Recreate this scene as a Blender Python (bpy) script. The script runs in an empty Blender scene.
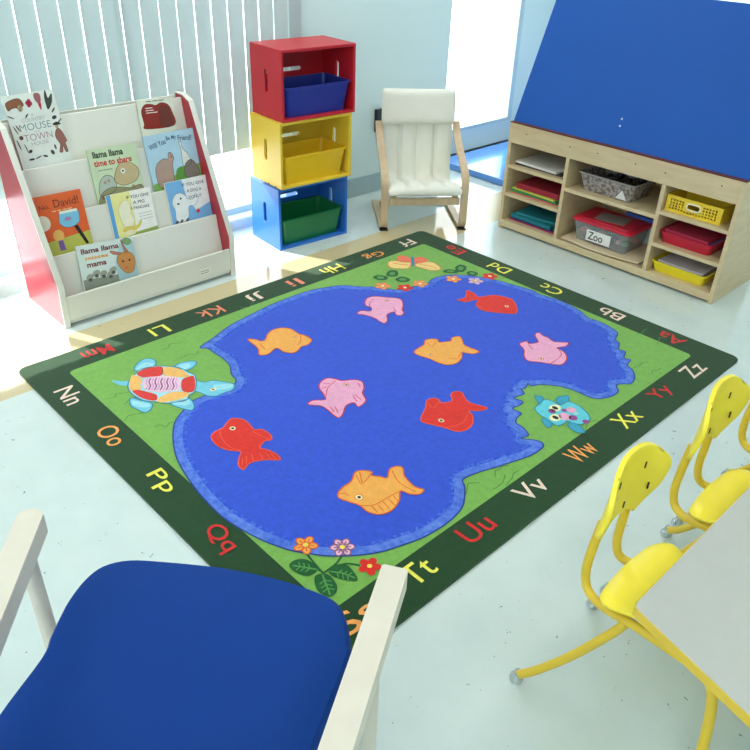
import bpy, bmesh, math, random
from mathutils import Vector, Matrix
from mathutils.geometry import tessellate_polygon
random.seed(7)
PI = math.pi
COL = bpy.context.scene.collection

# ------------------------------------------------------------------ camera model
FPX, PITCH, YAW, ROLL = 753.19, 0.5621, 0.7910, 0.0368
CAM = Vector((-0.712, -0.846, 1.56))
PPX, PPY = 375.0, 371.5
_f = Vector((math.cos(YAW)*math.cos(PITCH), math.sin(YAW)*math.cos(PITCH), -math.sin(PITCH)))
_r = _f.cross(Vector((0, 0, 1))).normalized()
_u = _r.cross(_f)
CR = math.cos(ROLL)*_r + math.sin(ROLL)*_u
CU = -math.sin(ROLL)*_r + math.cos(ROLL)*_u
def ray(px, py): return _f + CR*((px-PPX)/FPX) - CU*((py-PPY)/FPX)
def on_z(px, py, z=0.0):
    d = ray(px, py); return CAM + d*((z-CAM.z)/d.z)
def on_x(px, py, x):
    d = ray(px, py); return CAM + d*((x-CAM.x)/d.x)
def on_y(px, py, y):
    d = ray(px, py); return CAM + d*((y-CAM.y)/d.y)
def on_plane(px, py, p0, n):
    d = ray(px, py); return CAM + d*((p0-CAM).dot(n)/d.dot(n))

# ------------------------------------------------------------------ materials
def srgb(c):
    return tuple(((v/255)/12.92 if v/255 <= .04045 else (((v/255)+.055)/1.055)**2.4) for v in c)
def mat(name, rgb, rough=.5, spec=.5, metal=0, noise=.04, nscale=12, bump=0, bscale=200, coat=0, sheen=0, trans=0):
    m = bpy.data.materials.new(name); m.use_nodes = True
    nt = m.node_tree; b = nt.nodes['Principled BSDF']
    c = srgb(rgb)
    tc = nt.nodes.new('ShaderNodeTexCoord')
    if noise:
        n = nt.nodes.new('ShaderNodeTexNoise'); n.inputs['Scale'].default_value = nscale; n.inputs['Detail'].default_value = 4
        nt.links.new(tc.outputs['Object'], n.inputs['Vector'])
        mx = nt.nodes.new('ShaderNodeMix'); mx.data_type = 'RGBA'
        mx.inputs[6].default_value = tuple(max(0, v*(1-noise*2)) for v in c)+(1,)
        mx.inputs[7].default_value = tuple(min(1, v*(1+noise*2)) for v in c)+(1,)
        nt.links.new(n.outputs['Fac'], mx.inputs[0]); nt.links.new(mx.outputs[2], b.inputs['Base Color'])
    else: b.inputs['Base Color'].default_value = c+(1,)
    b.inputs['Roughness'].default_value = rough
    b.inputs['Specular IOR Level'].default_value = spec
    b.inputs['Metallic'].default_value = metal
    if coat: b.inputs['Coat Weight'].default_value = coat
    if sheen: b.inputs['Sheen Weight'].default_value = sheen
    if trans: b.inputs['Transmission Weight'].default_value = trans
    if bump:
        n2 = nt.nodes.new('ShaderNodeTexNoise'); n2.inputs['Scale'].default_value = bscale; n2.inputs['Detail'].default_value = 3
        nt.links.new(tc.outputs['Object'], n2.inputs['Vector'])
        bp = nt.nodes.new('ShaderNodeBump'); bp.inputs['Strength'].default_value = bump; bp.inputs['Distance'].default_value = .002
        nt.links.new(n2.outputs['Fac'], bp.inputs['Height']); nt.links.new(bp.outputs['Normal'], b.inputs['Normal'])
    return m
_mc = {}
def M(kind, rgb, **k):
    key = (kind, rgb, tuple(sorted(k.items())))
    if key not in _mc: _mc[key] = mat(kind, rgb, **k)
    return _mc[key]
def pile(rgb): return M('carpet_pile', rgb, rough=.95, spec=.15, noise=.10, nscale=60, bump=.5, bscale=500, sheen=.2)
def plastic(rgb, rough=.35): return M('plastic', rgb, rough=rough, noise=.015)
def paint(rgb): return M('printed_cover', rgb, rough=.35, noise=.05, nscale=30)
def wood(name, a, b_, scale=3, rough=.45, axis=(1, 14, 14)):
    m = bpy.data.materials.new(name); m.use_nodes = True; nt = m.node_tree; b = nt.nodes['Principled BSDF']
    tc = nt.nodes.new('ShaderNodeTexCoord'); mp = nt.nodes.new('ShaderNodeMapping'); mp.inputs['Scale'].default_value = axis
    n = nt.nodes.new('ShaderNodeTexNoise'); n.inputs['Scale'].default_value = scale; n.inputs['Detail'].default_value = 6; n.inputs['Distortion'].default_value = .6
    r = nt.nodes.new('ShaderNodeValToRGB')
    r.color_ramp.elements[0].color = srgb(a)+(1,); r.color_ramp.elements[1].color = srgb(b_)+(1,)
    r.color_ramp.elements[0].position = .3; r.color_ramp.elements[1].position = .7
    nt.links.new(tc.outputs['Object'], mp.inputs[0]); nt.links.new(mp.outputs[0], n.inputs['Vector'])
    nt.links.new(n.outputs['Fac'], r.inputs[0]); nt.links.new(r.outputs[0], b.inputs['Base Color'])
    b.inputs['Roughness'].default_value = rough
    return m
def floor_material():
    m = bpy.data.materials.new('vinyl_tile'); m.use_nodes = True; nt = m.node_tree; b = nt.nodes['Principled BSDF']
    L = nt.links.new; N = nt.nodes.new
    tc = N('ShaderNodeTexCoord'); sep = N('ShaderNodeSeparateXYZ'); L(tc.outputs['Object'], sep.inputs[0])
    def math_(op, a, b2=None):
        n = N('ShaderNodeMath'); n.operation = op
        for i, v in enumerate((a, b2)):
            if v is None: continue
            if isinstance(v, (int, float)): n.inputs[i].default_value = v
            else: L(v, n.inputs[i])
        return n.outputs[0]
    stripe = math_('MULTIPLY', math_('GREATER_THAN', sep.outputs['Y'], 1.64), math_('LESS_THAN', sep.outputs['Y'], 1.945))
    cl = N('ShaderNodeTexNoise'); cl.inputs['Scale'].default_value = 9; cl.inputs['Detail'].default_value = 8; L(tc.outputs['Object'], cl.inputs['Vector'])
    base = N('ShaderNodeMix'); base.data_type = 'RGBA'; base.inputs[6].default_value = srgb(C_FLOOR_A)+(1,); base.inputs[7].default_value = srgb(C_FLOOR_B)+(1,)
    L(cl.outputs['Fac'], base.inputs[0])
    tan = N('ShaderNodeMix'); tan.data_type = 'RGBA'; tan.inputs[7].default_value = srgb((206, 190, 148))+(1,)
    L(stripe, tan.inputs[0]); L(base.outputs[2], tan.inputs[6])
    # dark flecks of the tile
    vo = N('ShaderNodeTexVoronoi'); vo.inputs['Scale'].default_value = 26; vo.inputs['Randomness'].default_value = 1
    wn = N('ShaderNodeTexNoise'); wn.inputs['Scale'].default_value = 90; L(tc.outputs['Object'], wn.inputs['Vector'])
    ad = N('ShaderNodeMix'); ad.data_type = 'RGBA'; ad.blend_type = 'ADD'; ad.inputs[0].default_value = .035
    L(tc.outputs['Object'], ad.inputs[6]); L(wn.outputs['Color'], ad.inputs[7]); L(ad.outputs[2], vo.inputs['Vector'])
    sepc = N('ShaderNodeSeparateColor'); L(vo.outputs['Color'], sepc.inputs[0])
    rad = math_('MULTIPLY', sepc.outputs[0], .12)
    fleck = math_('MULTIPLY', math_('LESS_THAN', vo.outputs['Distance'], rad), math_('GREATER_THAN', sepc.outputs[1], .2))
    fl = N('ShaderNodeMix'); fl.data_type = 'RGBA'; fl.inputs[7].default_value = srgb((84, 98, 96))+(1,)
    L(math_('MULTIPLY', fleck, .8), fl.inputs[0]); L(tan.outputs[2], fl.inputs[6])
    L(fl.outputs[2], b.inputs['Base Color'])
    b.inputs['Roughness'].default_value = .09; b.inputs['Specular IOR Level'].default_value = .8
    rn = N('ShaderNodeTexNoise'); rn.inputs['Scale'].default_value = 3.5; rn.inputs['Detail'].default_value = 2; L(tc.outputs['Object'], rn.inputs['Vector'])
    bp = N('ShaderNodeBump'); bp.inputs['Strength'].default_value = .08; bp.inputs['Distance'].default_value = .01
    L(rn.outputs['Fac'], bp.inputs['Height']); L(bp.outputs['Normal'], b.inputs['Normal'])
    return m
C_FLOOR_A = (197, 213, 210); C_FLOOR_B = (214, 226, 223)
def glass_material(name='window_glass', tint=(1, 1, 1), gl=.06):
    m = bpy.data.materials.new(name); m.use_nodes = True; nt = m.node_tree; nt.nodes.clear()
    o = nt.nodes.new('ShaderNodeOutputMaterial'); t = nt.nodes.new('ShaderNodeBsdfTransparent'); g = nt.nodes.new('ShaderNodeBsdfGlossy')
    t.inputs[0].default_value = tint+(1,); g.inputs['Roughness'].default_value = .03
    mx = nt.nodes.new('ShaderNodeMixShader'); mx.inputs[0].default_value = gl
    nt.links.new(t.outputs[0], mx.inputs[1]); nt.links.new(g.outputs[0], mx.inputs[2]); nt.links.new(mx.outputs[0], o.inputs[0])
    return m
def streak_material(name, a, b_, scale=90, lo=.42, hi=.58, rough=.95):
    m = bpy.data.materials.new(name); m.use_nodes = True; nt = m.node_tree; b = nt.nodes['Principled BSDF']
    tc = nt.nodes.new('ShaderNodeTexCoord'); n = nt.nodes.new('ShaderNodeTexNoise'); n.inputs['Scale'].default_value = scale; n.inputs['Detail'].default_value = 3
    r = nt.nodes.new('ShaderNodeValToRGB'); r.color_ramp.elements[0].position = lo; r.color_ramp.elements[1].position = hi
    r.color_ramp.elements[0].color = srgb(a)+(1,); r.color_ramp.elements[1].color = srgb(b_)+(1,)
    nt.links.new(tc.outputs['Object'], n.inputs['Vector']); nt.links.new(n.outputs['Fac'], r.inputs[0]); nt.links.new(r.outputs[0], b.inputs['Base Color'])
    b.inputs['Roughness'].default_value = rough; b.inputs['Specular IOR Level'].default_value = .15
    return m

# ------------------------------------------------------------------ mesh builder
class MB:
    def __init__(s, mtx=None): s.v = []; s.f = []; s.mi = []; s.m = []; s.X = mtx or Matrix()
    def mat(s, m):
        if m not in s.m: s.m.append(m)
        return s.m.index(m)
    def add(s, vs, fs, m, X=None):
        o = len(s.v); T = s.X @ X if X else s.X
        s.v += [T @ Vector(p) for p in vs]; i = s.mat(m)
        for f in fs: s.f.append([k+o for k in f]); s.mi.append(i)
    def box(s, lo, hi, m, X=None):
        x0, y0, z0 = lo; x1, y1, z1 = hi
        s.add([(x0,y0,z0),(x1,y0,z0),(x1,y1,z0),(x0,y1,z0),(x0,y0,z1),(x1,y0,z1),(x1,y1,z1),(x0,y1,z1)],
              [(0,3,2,1),(4,5,6,7),(0,1,5,4),(1,2,6,5),(2,3,7,6),(3,0,4,7)], m, X)
    def flat(s, loops, z, m, X=None):
        """loops: outer then holes, 2D -> flat faces at height z facing +z"""
        vs = [Vector((p[0], p[1], z)) for l in loops for p in l]
        tr = tessellate_polygon([[Vector((p[0], p[1], 0)) for p in l] for l in loops])
        fs = []
        for t in tr:
            a, b, c = (vs[i] for i in t)
            n = (b-a).cross(c-a).z
            if abs(n) < 1e-12: continue
            fs.append(tuple(t) if n > 0 else (t[0], t[2], t[1]))
        s.add(vs, fs, m, X)
    def prism(s, loops, z0, z1, m, X=None):
        n = sum(len(l) for l in loops)
        vs = [Vector((p[0], p[1], z0)) for l in loops for p in l]+[Vector((p[0], p[1], z1)) for l in loops for p in l]
        tr = tessellate_polygon([[Vector((p[0], p[1], 0)) for p in l] for l in loops]); fs = []
        for t in tr:
            a, b, c = (vs[i] for i in t)
            if (b-a).cross(c-a).z < 0: t = (t[0], t[2], t[1])
            fs.append((t[0], t[2], t[1])); fs.append(tuple(i+n for i in t))
        o = 0
        for li, l in enumerate(loops):
            k = len(l); area = sum(l[i][0]*l[(i+1) % k][1]-l[(i+1) % k][0]*l[i][1] for i in range(k))
            fl = (area < 0) != (li > 0)
            for i in range(k):
                a, b = o+i, o+(i+1) % k
                q = (a, b, b+n, a+n); fs.append(q[::-1] if fl else q)
            o += k
        s.add(vs, fs, m, X)
    def tube(s, pts, r, m, n=12, closed=False, X=None, caps=True):
        pts = [Vector(p) for p in pts]; k = len(pts); rs = r if isinstance(r, (list, tuple)) else [r]*k
        vs = []; up = None
        for i, p in enumerate(pts):
            if closed: t = pts[(i+1) % k]-pts[i-1]
            else: t = pts[min(i+1, k-1)]-pts[max(i-1, 0)]
            t.normalize()
            if up is None:
                a = Vector((0, 0, 1)) if abs(t.z) < .9 else Vector((1, 0, 0)); up = (a-t*a.dot(t)).normalized()
            else: up = (up-t*up.dot(t)).normalized()
            sd = t.cross(up)
            for j in range(n):
                an = 2*PI*j/n; vs.append(p+(up*math.cos(an)+sd*math.sin(an))*rs[i])
        fs = []
        for i in range(k if closed else k-1):
            for j in range(n):
                a = i*n+j; b = i*n+(j+1) % n; i2 = (i+1) % k
                fs.append((a, i2*n+j, i2*n+(j+1) % n, b))
        if caps and not closed:
            fs.append(tuple(range(n))); fs.append(tuple(reversed([(k-1)*n+j for j in range(n)])))
        s.add(vs, fs, m, X)
    def loft(s, rings, m, caps=True, X=None):
        n = len(rings[0]); vs = [p for r in rings for p in r]; fs = []
        for i in range(len(rings)-1):
            for j in range(n):
                a = i*n+j; b = i*n+(j+1) % n; fs.append((a, b, b+n, a+n))
        if caps: fs.append(tuple(reversed(range(n)))); fs.append(tuple((len(rings)-1)*n+j for j in range(n)))
        s.add(vs, fs, m, X)
    def stroke(s, pts, w, z, m, closed=False, X=None):
        k = len(pts); P = [Vector((p[0], p[1])) for p in pts]; vs = []; fs = []
        for i in range(k):
            a = P[i-1] if (i > 0 or closed) else P[i]; b = P[(i+1) % k] if (i < k-1 or closed) else P[i]
            t = (b-a)
            if t.length < 1e-9: t = Vector((1, 0))
            t.normalize(); nn = Vector((-t.y, t.x))*w/2
            vs += [(P[i].x+nn.x, P[i].y+nn.y, z+random.uniform(0, .00012)), (P[i].x-nn.x, P[i].y-nn.y, z+random.uniform(0, .00012))]
        for i in range(k if closed else k-1):
            j = (i+1) % k; fs.append((2*i, 2*i+1, 2*j+1, 2*j))
        s.add(vs, fs, m, X)
    def ball(s, c, r, m, n=14, X=None, sq=(1, 1, 1)):
        rings = []
        for i in range(1, n//2):
            th = PI*i/(n//2); rings.append([(c[0]+r*sq[0]*math.sin(th)*math.cos(2*PI*j/n), c[1]+r*sq[1]*math.sin(th)*math.sin(2*PI*j/n), c[2]-r*sq[2]*math.cos(th)) for j in range(n)])
        s.loft(rings, m, True, X)
    def build(s, name, parent=None, bevel=0, smooth=True, solid=0, sub=0, fix=False):
        me = bpy.data.meshes.new(name); me.from_pydata([tuple(v) for v in s.v], [], s.f)
        for m in s.m: me.materials.append(m)
        me.polygons.foreach_set('material_index', s.mi); me.update()
        if fix:
            bm = bmesh.new(); bm.from_mesh(me); bmesh.ops.recalc_face_normals(bm, faces=bm.faces); bm.to_mesh(me); bm.free()
        if smooth:
            me.shade_smooth(); me.set_sharp_from_angle(angle=math.radians(38))
        o = bpy.data.objects.new(name, me); COL.objects.link(o)
        if parent is not None:
            o.parent = parent; o.matrix_parent_inverse = parent.matrix_basis.inverted() if False else Matrix()
        if solid:
            md = o.modifiers.new('solid', 'SOLIDIFY'); md.thickness = solid; md.offset = 0
        if sub:
            md = o.modifiers.new('sub', 'SUBSURF'); md.levels = sub; md.render_levels = sub
        if bevel:
            md = o.modifiers.new('bevel', 'BEVEL'); md.width = bevel; md.segments = 2; md.limit_method = 'ANGLE'; md.angle_limit = .7
            md.harden_normals = False
        return o
def thing(name, label, cat, loc=(0, 0, 0), rz=0, group=None):
    o = bpy.data.objects.new(name, None); COL.objects.link(o); o.empty_display_size = .05
    o.location = loc; o.rotation_euler = (0, 0, rz); return tag(o, label, cat, group)
def tag(o, label, cat, group=None, kind=None):
    if label: o['label'] = label
    if cat: o['category'] = cat
    if group: o['group'] = group
    if kind: o['kind'] = kind
    return o
def struct(o): o['kind'] = 'structure'; return o
def dup(root, loc, label):
    r = root.copy(); COL.objects.link(r); r.location = loc; r['label'] = label
    for ch in list(root.children):
        c = ch.copy(); COL.objects.link(c); c.parent = r
        for g in list(ch.children):
            d = g.copy(); COL.objects.link(d); d.parent = c
    return r
def spline(P, k=5, closed=True):
    P = [Vector((p[0], p[1], p[2] if len(p) > 2 else 0)) for p in P]; n = len(P); out = []
    rng = range(n) if closed else range(n-1)
    for i in rng:
        if closed: p0, p1, p2, p3 = P[i-1], P[i], P[(i+1) % n], P[(i+2) % n]
        else: p0, p1, p2, p3 = P[max(i-1, 0)], P[i], P[i+1], P[min(i+2, n-1)]
        for j in range(k):
            t = j/k; out.append(.5*((2*p1)+(-p0+p2)*t+(2*p0-5*p1+4*p2-p3)*t*t+(-p0+3*p1-3*p2+p3)*t**3))
    if not closed: out.append(P[-1])
    return out
def rrect(w, d, r, n=5, cx=0, cy=0):
    out = []
    for (sx, sy, a0) in ((1, 1, 0), (-1, 1, PI/2), (-1, -1, PI), (1, -1, 3*PI/2)):
        for i in range(n+1):
            a = a0+PI/2*i/n; out.append((cx+sx*(w/2-r)+r*math.cos(a), cy+sy*(d/2-r)+r*math.sin(a)))
    return out
def ellipse(cx, cy, a, b, n=20, rot=0):
    return [(cx+a*math.cos(t)*math.cos(rot)-b*math.sin(t)*math.sin(rot), cy+a*math.cos(t)*math.sin(rot)+b*math.sin(t)*math.cos(rot)) for t in (2*PI*i/n for i in range(n))]
_gl = {}
def glyphs(txt, bold=0.0, res=3):
    key = (txt, bold)
    if key in _gl: return _gl[key]
    cu = bpy.data.curves.new('t', 'FONT'); cu.body = txt; cu.size = 1; cu.offset = bold; cu.resolution_u = res; cu.align_x = 'CENTER'; cu.align_y = 'CENTER'
    o = bpy.data.objects.new('t', cu); COL.objects.link(o)
    dg = bpy.context.evaluated_depsgraph_get(); dg.update(); me = bpy.data.meshes.new_from_object(o.evaluated_get(dg))
    vs = [tuple(v.co) for v in me.vertices]; fs = [tuple(p.vertices) for p in me.polygons]
    nz = sum(p.normal.z for p in me.polygons)
    if nz < 0: fs = [f[::-1] for f in fs]
    bpy.data.objects.remove(o); bpy.data.curves.remove(cu); bpy.data.meshes.remove(me)
    if vs:
        x0 = min(v[0] for v in vs); x1 = max(v[0] for v in vs); y0 = min(v[1] for v in vs); y1 = max(v[1] for v in vs)
        vs = [(v[0]-(x0+x1)/2, v[1]-(y0+y1)/2, 0) for v in vs]; dim = (x1-x0, y1-y0)
    else: dim = (1, 1)
    _gl[key] = (vs, fs, dim); return _gl[key]
def write(mb, txt, cx, cy, z, width, height, m, rot=0, bold=0.02, X=None, slant=0):
    """text stretched to width x height centred on cx, cy in the local plane"""
    vs, fs, (w, h) = glyphs(txt, bold)
    if width is None: width = w*height/h
    sx, sy = width/w, height/h; c, s_ = math.cos(rot), math.sin(rot)
    out = []
    for v in vs:
        x, y = v[0]*sx+slant*v[1]*sy, v[1]*sy; out.append((cx+x*c-y*s_, cy+x*s_+y*c, z+random.uniform(0, .0001)))
    mb.add(out, fs, m, X)

# ------------------------------------------------------------------ shared colours
WHITE = M('white_laminate', (226, 226, 214), rough=.35, noise=.01)
BLACK = plastic((22, 22, 24)); CHROME = M('chrome', (200, 205, 205), rough=.15, metal=1, noise=0)
MAPLE = wood('maple_plywood', (206, 184, 142), (218, 198, 158), 3, .4, (2, 2, 12))
BIRCH = wood('birch_laminate', (194, 168, 132), (208, 184, 150), 4, .45, (10, 10, 2))
CREAMWOOD = wood('pale_painted_wood', (218, 210, 194), (226, 219, 204), 4, .45, (3, 3, 2))

# ================================================================== SETTING
X0, X1, Y0 = -2.6, 4.5, -3.0
YB = 2.46
mb = MB(); mb.box((X0-.15, Y0-.15, -.1), (X1+.15, 2.95, 0), floor_material()); struct(mb.build('floor'))
wallm = M('wall_paint', (212, 230, 229), rough=.55, noise=.02, nscale=2, bump=.1)
WX0, WX1, WZ0, WZ1 = -1.9, 1.80, .06, 2.2
mb = MB()
mb.box((X0-.15, YB, 0), (WX0, YB+.15, 2.7), wallm); mb.box((WX1, YB, 0), (3.10, YB+.15, 2.7), wallm)
mb.box((WX0, YB, 0), (WX1, YB+.15, WZ0), wallm); mb.box((WX0, YB, WZ1), (WX1, YB+.15, 2.7), wallm)
struct(mb.build('wall_back'))
# glazed door wall set back behind the wall on the right
DY = 2.66
mb = MB(); mb.box((3.10, DY, 2.12), (4.5, DY+.12, 2.7), wallm); mb.box((4.10, DY, 0), (4.65, DY+.12, 2.12), wallm)
mb.box((3.02, YB+.15, 0), (3.10, DY+.12, 2.7), wallm); struct(mb.build('wall_back_recess'))
mb = MB(); mb.box((X1, Y0-.15, 0), (X1+.15, DY, 2.7), wallm); struct(mb.build('wall_right'))
mb = MB(); mb.box((X0-.15, Y0-.15, 0), (X1, Y0, 2.7), wallm); struct(mb.build('wall_front'))
LW = ((-2.2, .9, .9, 2.2),)
mb = MB(); mb.box((X0-.15, Y0, 0), (X0, -2.2, 2.7), wallm); mb.box((X0-.15, .9, 0), (X0, YB, 2.7), wallm)
mb.box((X0-.15, -2.2, 0), (X0, .9, .9), wallm); mb.box((X0-.15, -2.2, 2.2), (X0, .9, 2.7), wallm); struct(mb.build('wall_left'))
mb = MB(); mb.box((X0-.15, Y0-.15, 2.7), (X1+.15, 2.95, 2.8), M('ceiling_paint', (235, 236, 232), rough=.8, noise=.01)); struct(mb.build('ceiling'))
GL = glass_material()
framem = M('painted_aluminium', (188, 208, 214), rough=.4, noise=.01)
# windows and door
def glazing(name, x0, x1, z0, z1, y, nx, zs=()):
    w = bpy.data.objects.new(name, None); COL.objects.link(w); struct(w)
    f = MB(); t = .035
    f.box((x0, y-.03, z0), (x1, y+.03, z0+t), framem); f.box((x0, y-.03, z1-t), (x1, y+.03, z1), framem)
    for i in range(nx+1):
        c = x0+t/2+(x1-x0-t)*i/nx; f.box((c-t/2, y-.03, z0+t), (c+t/2, y+.03, z1-t), framem)
    f.build('window_frame', w, bevel=.002)
    g = MB(); g.box((x0+t, y-.003, z0+t), (x1-t, y+.003, z1-t), GL); g.build('glass_pane', w)
    return w
glazing('window_1', WX0, WX1, WZ0, WZ1, YB+.10, 4)
w = bpy.data.objects.new('added_window', None); COL.objects.link(w); struct(w)  # unseen window in the left wall, added for a sun patch
f = MB()
for y in (-2.2, -1.2, -.15, .865): f.box((X0-.1, y, .9), (X0-.05, y+.035, 2.2), framem)
for z in (.9, 2.165): f.box((X0-.1, -2.2, z), (X0-.05, .9, z+.035), framem)
f.build('window_frame', w); g = MB(); g.box((X0-.078, -2.16, .935), (X0-.072, .865, 2.165), GL); g.build('glass_pane', w)
d = bpy.data.objects.new('door_1', None); COL.objects.link(d); struct(d)
f = MB(); pan = M('pale_door_panel', (206, 224, 232), rough=.35, noise=.01)
f.box((3.10, DY, .012), (4.10, DY+.05, .165), pan); f.build('kick_panel', d, bevel=.003)
f = MB(); f.box((3.10, DY-.005, .165), (3.15, DY+.05, 2.12), framem); f.box((4.05, DY-.005, .165), (4.10, DY+.05, 2.12), framem)
f.box((3.15, DY-.005, 2.06), (4.05, DY+.05, 2.12), framem); f.box((3.15, DY-.005, .165), (4.05, DY+.05, .19), framem); f.build('door_frame', d, bevel=.003)
g = MB(); g.box((3.15, DY+.02, .19), (4.05, DY+.026, 2.06), GL); g.build('glass_pane', d)
mb = MB(); mb.box((3.10, DY-.01, 0), (4.10, DY+.06, .012), plastic((40, 52, 60))); struct(mb.build('trim_1'))
bbm = M('vinyl_base', (160, 182, 184), rough=.5, noise=.02)
mb = MB(); mb.box((WX1+.02, YB-.008, 0), (3.10, YB, .115), bbm); struct(mb.build('baseboard_back', bevel=.002))
mb = MB(); mb.box((WX0, YB-.008, 0), (WX1+.02, YB, .055), M('pale_sill', (208, 218, 218), rough=.4)); struct(mb.build('baseboard_window'))
# vertical blinds
bl = thing('vertical_blinds', 'long grey-white vertical blinds hanging in front of the bright window', 'blinds', (0, 2.412, 0))
slat = M('blind_vane', (196, 208, 208), rough=.6, noise=.03, nscale=6, bump=.2)
_nt = slat.node_tree; _tl = _nt.nodes.new('ShaderNodeBsdfTranslucent'); _tl.inputs[0].default_value = (.62, .72, .72, 1); _mx = _nt.nodes.new('ShaderNodeMixShader'); _mx.inputs[0].default_value = .22
_nt.links.new(_nt.nodes['Principled BSDF'].outputs[0], _mx.inputs[1]); _nt.links.new(_tl.outputs[0], _mx.inputs[2]); _nt.links.new(_mx.outputs[0], _nt.nodes['Material Output'].inputs[0])
r = MB(); r.box((WX0-.02, -.02, 2.22), (WX1+.10, .02, 2.27), WHITE); r.build('head_rail', bl)
x = WX0+.04; k = 0
while x < WX1+.09:
    s_ = MB(Matrix.Translation((x, .0, 0)) @ Matrix.Rotation(math.radians(5+random.uniform(-4, 4)), 4, 'Z'))
    n = 6; prof = [(-.0435+.087*i/n, .006*(1-(2*i/n-1)**2)) for i in range(n+1)]
    s_.prism([prof+[(p[0], p[1]+.0012) for p in reversed(prof)]], .44, 2.22, slat)
    s_.build('vane', bl); x += .0885; k += 1

# unseen ceiling panels, added to light the room
lm = bpy.data.materials.new('added_light_diffuser'); lm.use_nodes = True
b = lm.node_tree.nodes['Principled BSDF']; b.inputs['Emission Color'].default_value = (1, .98, .94, 1); b.inputs['Emission Strength'].default_value = 5.5
for i, (cx, cy) in enumerate(((-1.3, -1.2), (1.0, -1.2), (3.4, -1.2), (-1.3, 1.85), (.9, 1.85), (2.75, 1.85))):
    t = thing('added_ceiling_light', 'unseen white rectangular light panel added in the ceiling to light the room', 'ceiling light', (cx, cy, 2.7), 0, 'added ceiling light panels')
    f = MB(); f.prism([rrect(1.24, .64, .01), rrect(1.18, .58, .005)], -.03, 0, WHITE); f.build('frame', t)
    f = MB(); f.box((-.59, -.29, -.02), (.59, .29, -.002), lm); f.build('diffuser', t)

# ================================================================== RUG
def P(x, y): v = on_z(x, y, .009); return (v.x, v.y)
def Z(ox, oy, s, pts): return [P(ox+a/s, oy+b_/s) for a, b_ in pts]
rug = MB(); RL, RW, zt = 2.228, 1.80, .008
DG = pile((32, 68, 37)); LG = pile((122, 175, 82)); BLUE = pile((50, 84, 206)); DKB = pile((36, 62, 140))
RIM = streak_material('lake_rim_pile', (66, 102, 206), (106, 138, 222), 55, .30, .68)
OUT = rrect(RL, RW, .035, 6, RL/2, RW/2)
rug.prism([OUT], 0, zt, DG)
rug.flat([rrect(1.955, 1.515, .02, 4, .14+1.955/2, .145+1.515/2)], zt+.0004, LG)
lake = (Z(160, 270, 3.75, [(85,530),(110,500),(150,478),(200,462),(262,445),(285,415),(268,392),(262,360),(240,335),(205,312),(180,295),(150,290),(200,255),(260,210),(320,178),(400,138),(480,105),(560,78),(620,66),(680,58)])
 + Z(360, 220, 3.75, [(0,250),(60,252),(140,262),(200,250),(250,240),(270,222),(300,212),(340,206),(400,208),(450,214),(520,228),(580,245),(650,265)])
 + Z(480, 290, 3.75, [(220,15),(300,40),(370,75),(405,104),(440,116),(480,135),(515,160),(508,185),(522,200),(520,222),(545,232),(540,255),(565,262),(552,282),(572,300),(580,330),(565,352),(540,352),(512,358),(518,382),(490,400),(440,408),(400,398),(360,380),(300,362),(230,355),(190,360),(180,350),(170,368),(155,372),(165,390),(128,405),(160,418),(150,432),(122,445),(155,462),(140,478),(135,498),(160,515),(182,545),(155,556),(215,565),(238,580),(225,600),(180,625),(120,645),(60,665),(0,682)])
 + Z(330, 420, 3.75, [(500-0,200+22),(505,250),(505,285),(498,322),(470,360),(420,400),(350,440),(270,470),(190,495),(100,508)])
 + Z(150, 400, 3.75, [(675,585),(600,577),(520,562),(430,530),(350,490),(280,445),(230,400),(180,345),(140,290),(110,240),(92,190),(86,130),(95,80)]))
# drop into the hook between the two lower shores
i0 = len(Z(160,270,3.75,[(0,0)]*20))
lakeS = [(p.x, p.y) for p in spline(lake, 4)]
def offset(pts, d):
    n = len(pts); out = []
    ar = sum(pts[i][0]*pts[(i+1) % n][1]-pts[(i+1) % n][0]*pts[i][1] for i in range(n)); sg = 1 if ar > 0 else -1
    for i in range(n):
        a = Vector(pts[i-1]); b_ = Vector(pts[(i+1) % n]); t = (b_-a); t = t.normalized() if t.length > 1e-9 else Vector((1, 0)); out.append((pts[i][0]-sg*t.y*d, pts[i][1]+sg*t.x*d))
    return out
def ring_band(a, b_, z, m):
    n = len(a); rug.add([(p[0], p[1], z+random.uniform(0, .00015)) for p in a]+[(p[0], p[1], z+random.uniform(0, .00015)) for p in b_], [(i, (i+1) % n, n+(i+1) % n, n+i) for i in range(n)], m)
rug.flat([lakeS], zt+.0008, BLUE)
ring_band(offset(lakeS, .002), offset(lakeS, .032), zt+.0012, RIM)
ring_band(offset(lakeS, .030), offset(lakeS, .044), zt+.0010, streak_material('lake_rim_fade', (52, 86, 206), (92, 124, 218), 80, .45, .70))
rug.stroke(lakeS, .005, zt+.0016, DKB, True)
Z3 = zt+.0020; Z4 = zt+.0025; Z5 = zt+.0030; Z6 = zt+.0035
PINK = pile((236, 168, 200)); RED = pile((222, 48, 38)); ORG = pile((250, 172, 82)); LRED = pile((200, 40, 40)); LORG = pile((228, 96, 40))
CREAM = pile((250, 238, 190)); BLK = pile((40, 34, 34)); DRED = pile((238, 92, 62))
def fish(out, main, line, eye, fins=(), er=.011):
    S = [(p.x, p.y) for p in spline(out, 4)]
    rug.flat([S], Z3, main); rug.stroke(S, .0045, Z4, line, True)
    for fn in fins: rug.stroke([(p.x, p.y) for p in spline(fn, 4, False)], .003, Z4, line)
    rug.flat([ellipse(eye[0], eye[1], er, er*1.1)], Z4, CREAM); rug.stroke(ellipse(eye[0], eye[1], er, er*1.1), .0025, Z5, line, True)
    rug.flat([ellipse(eye[0], eye[1], er*.45, er*.5)], Z5, BLK)
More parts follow.
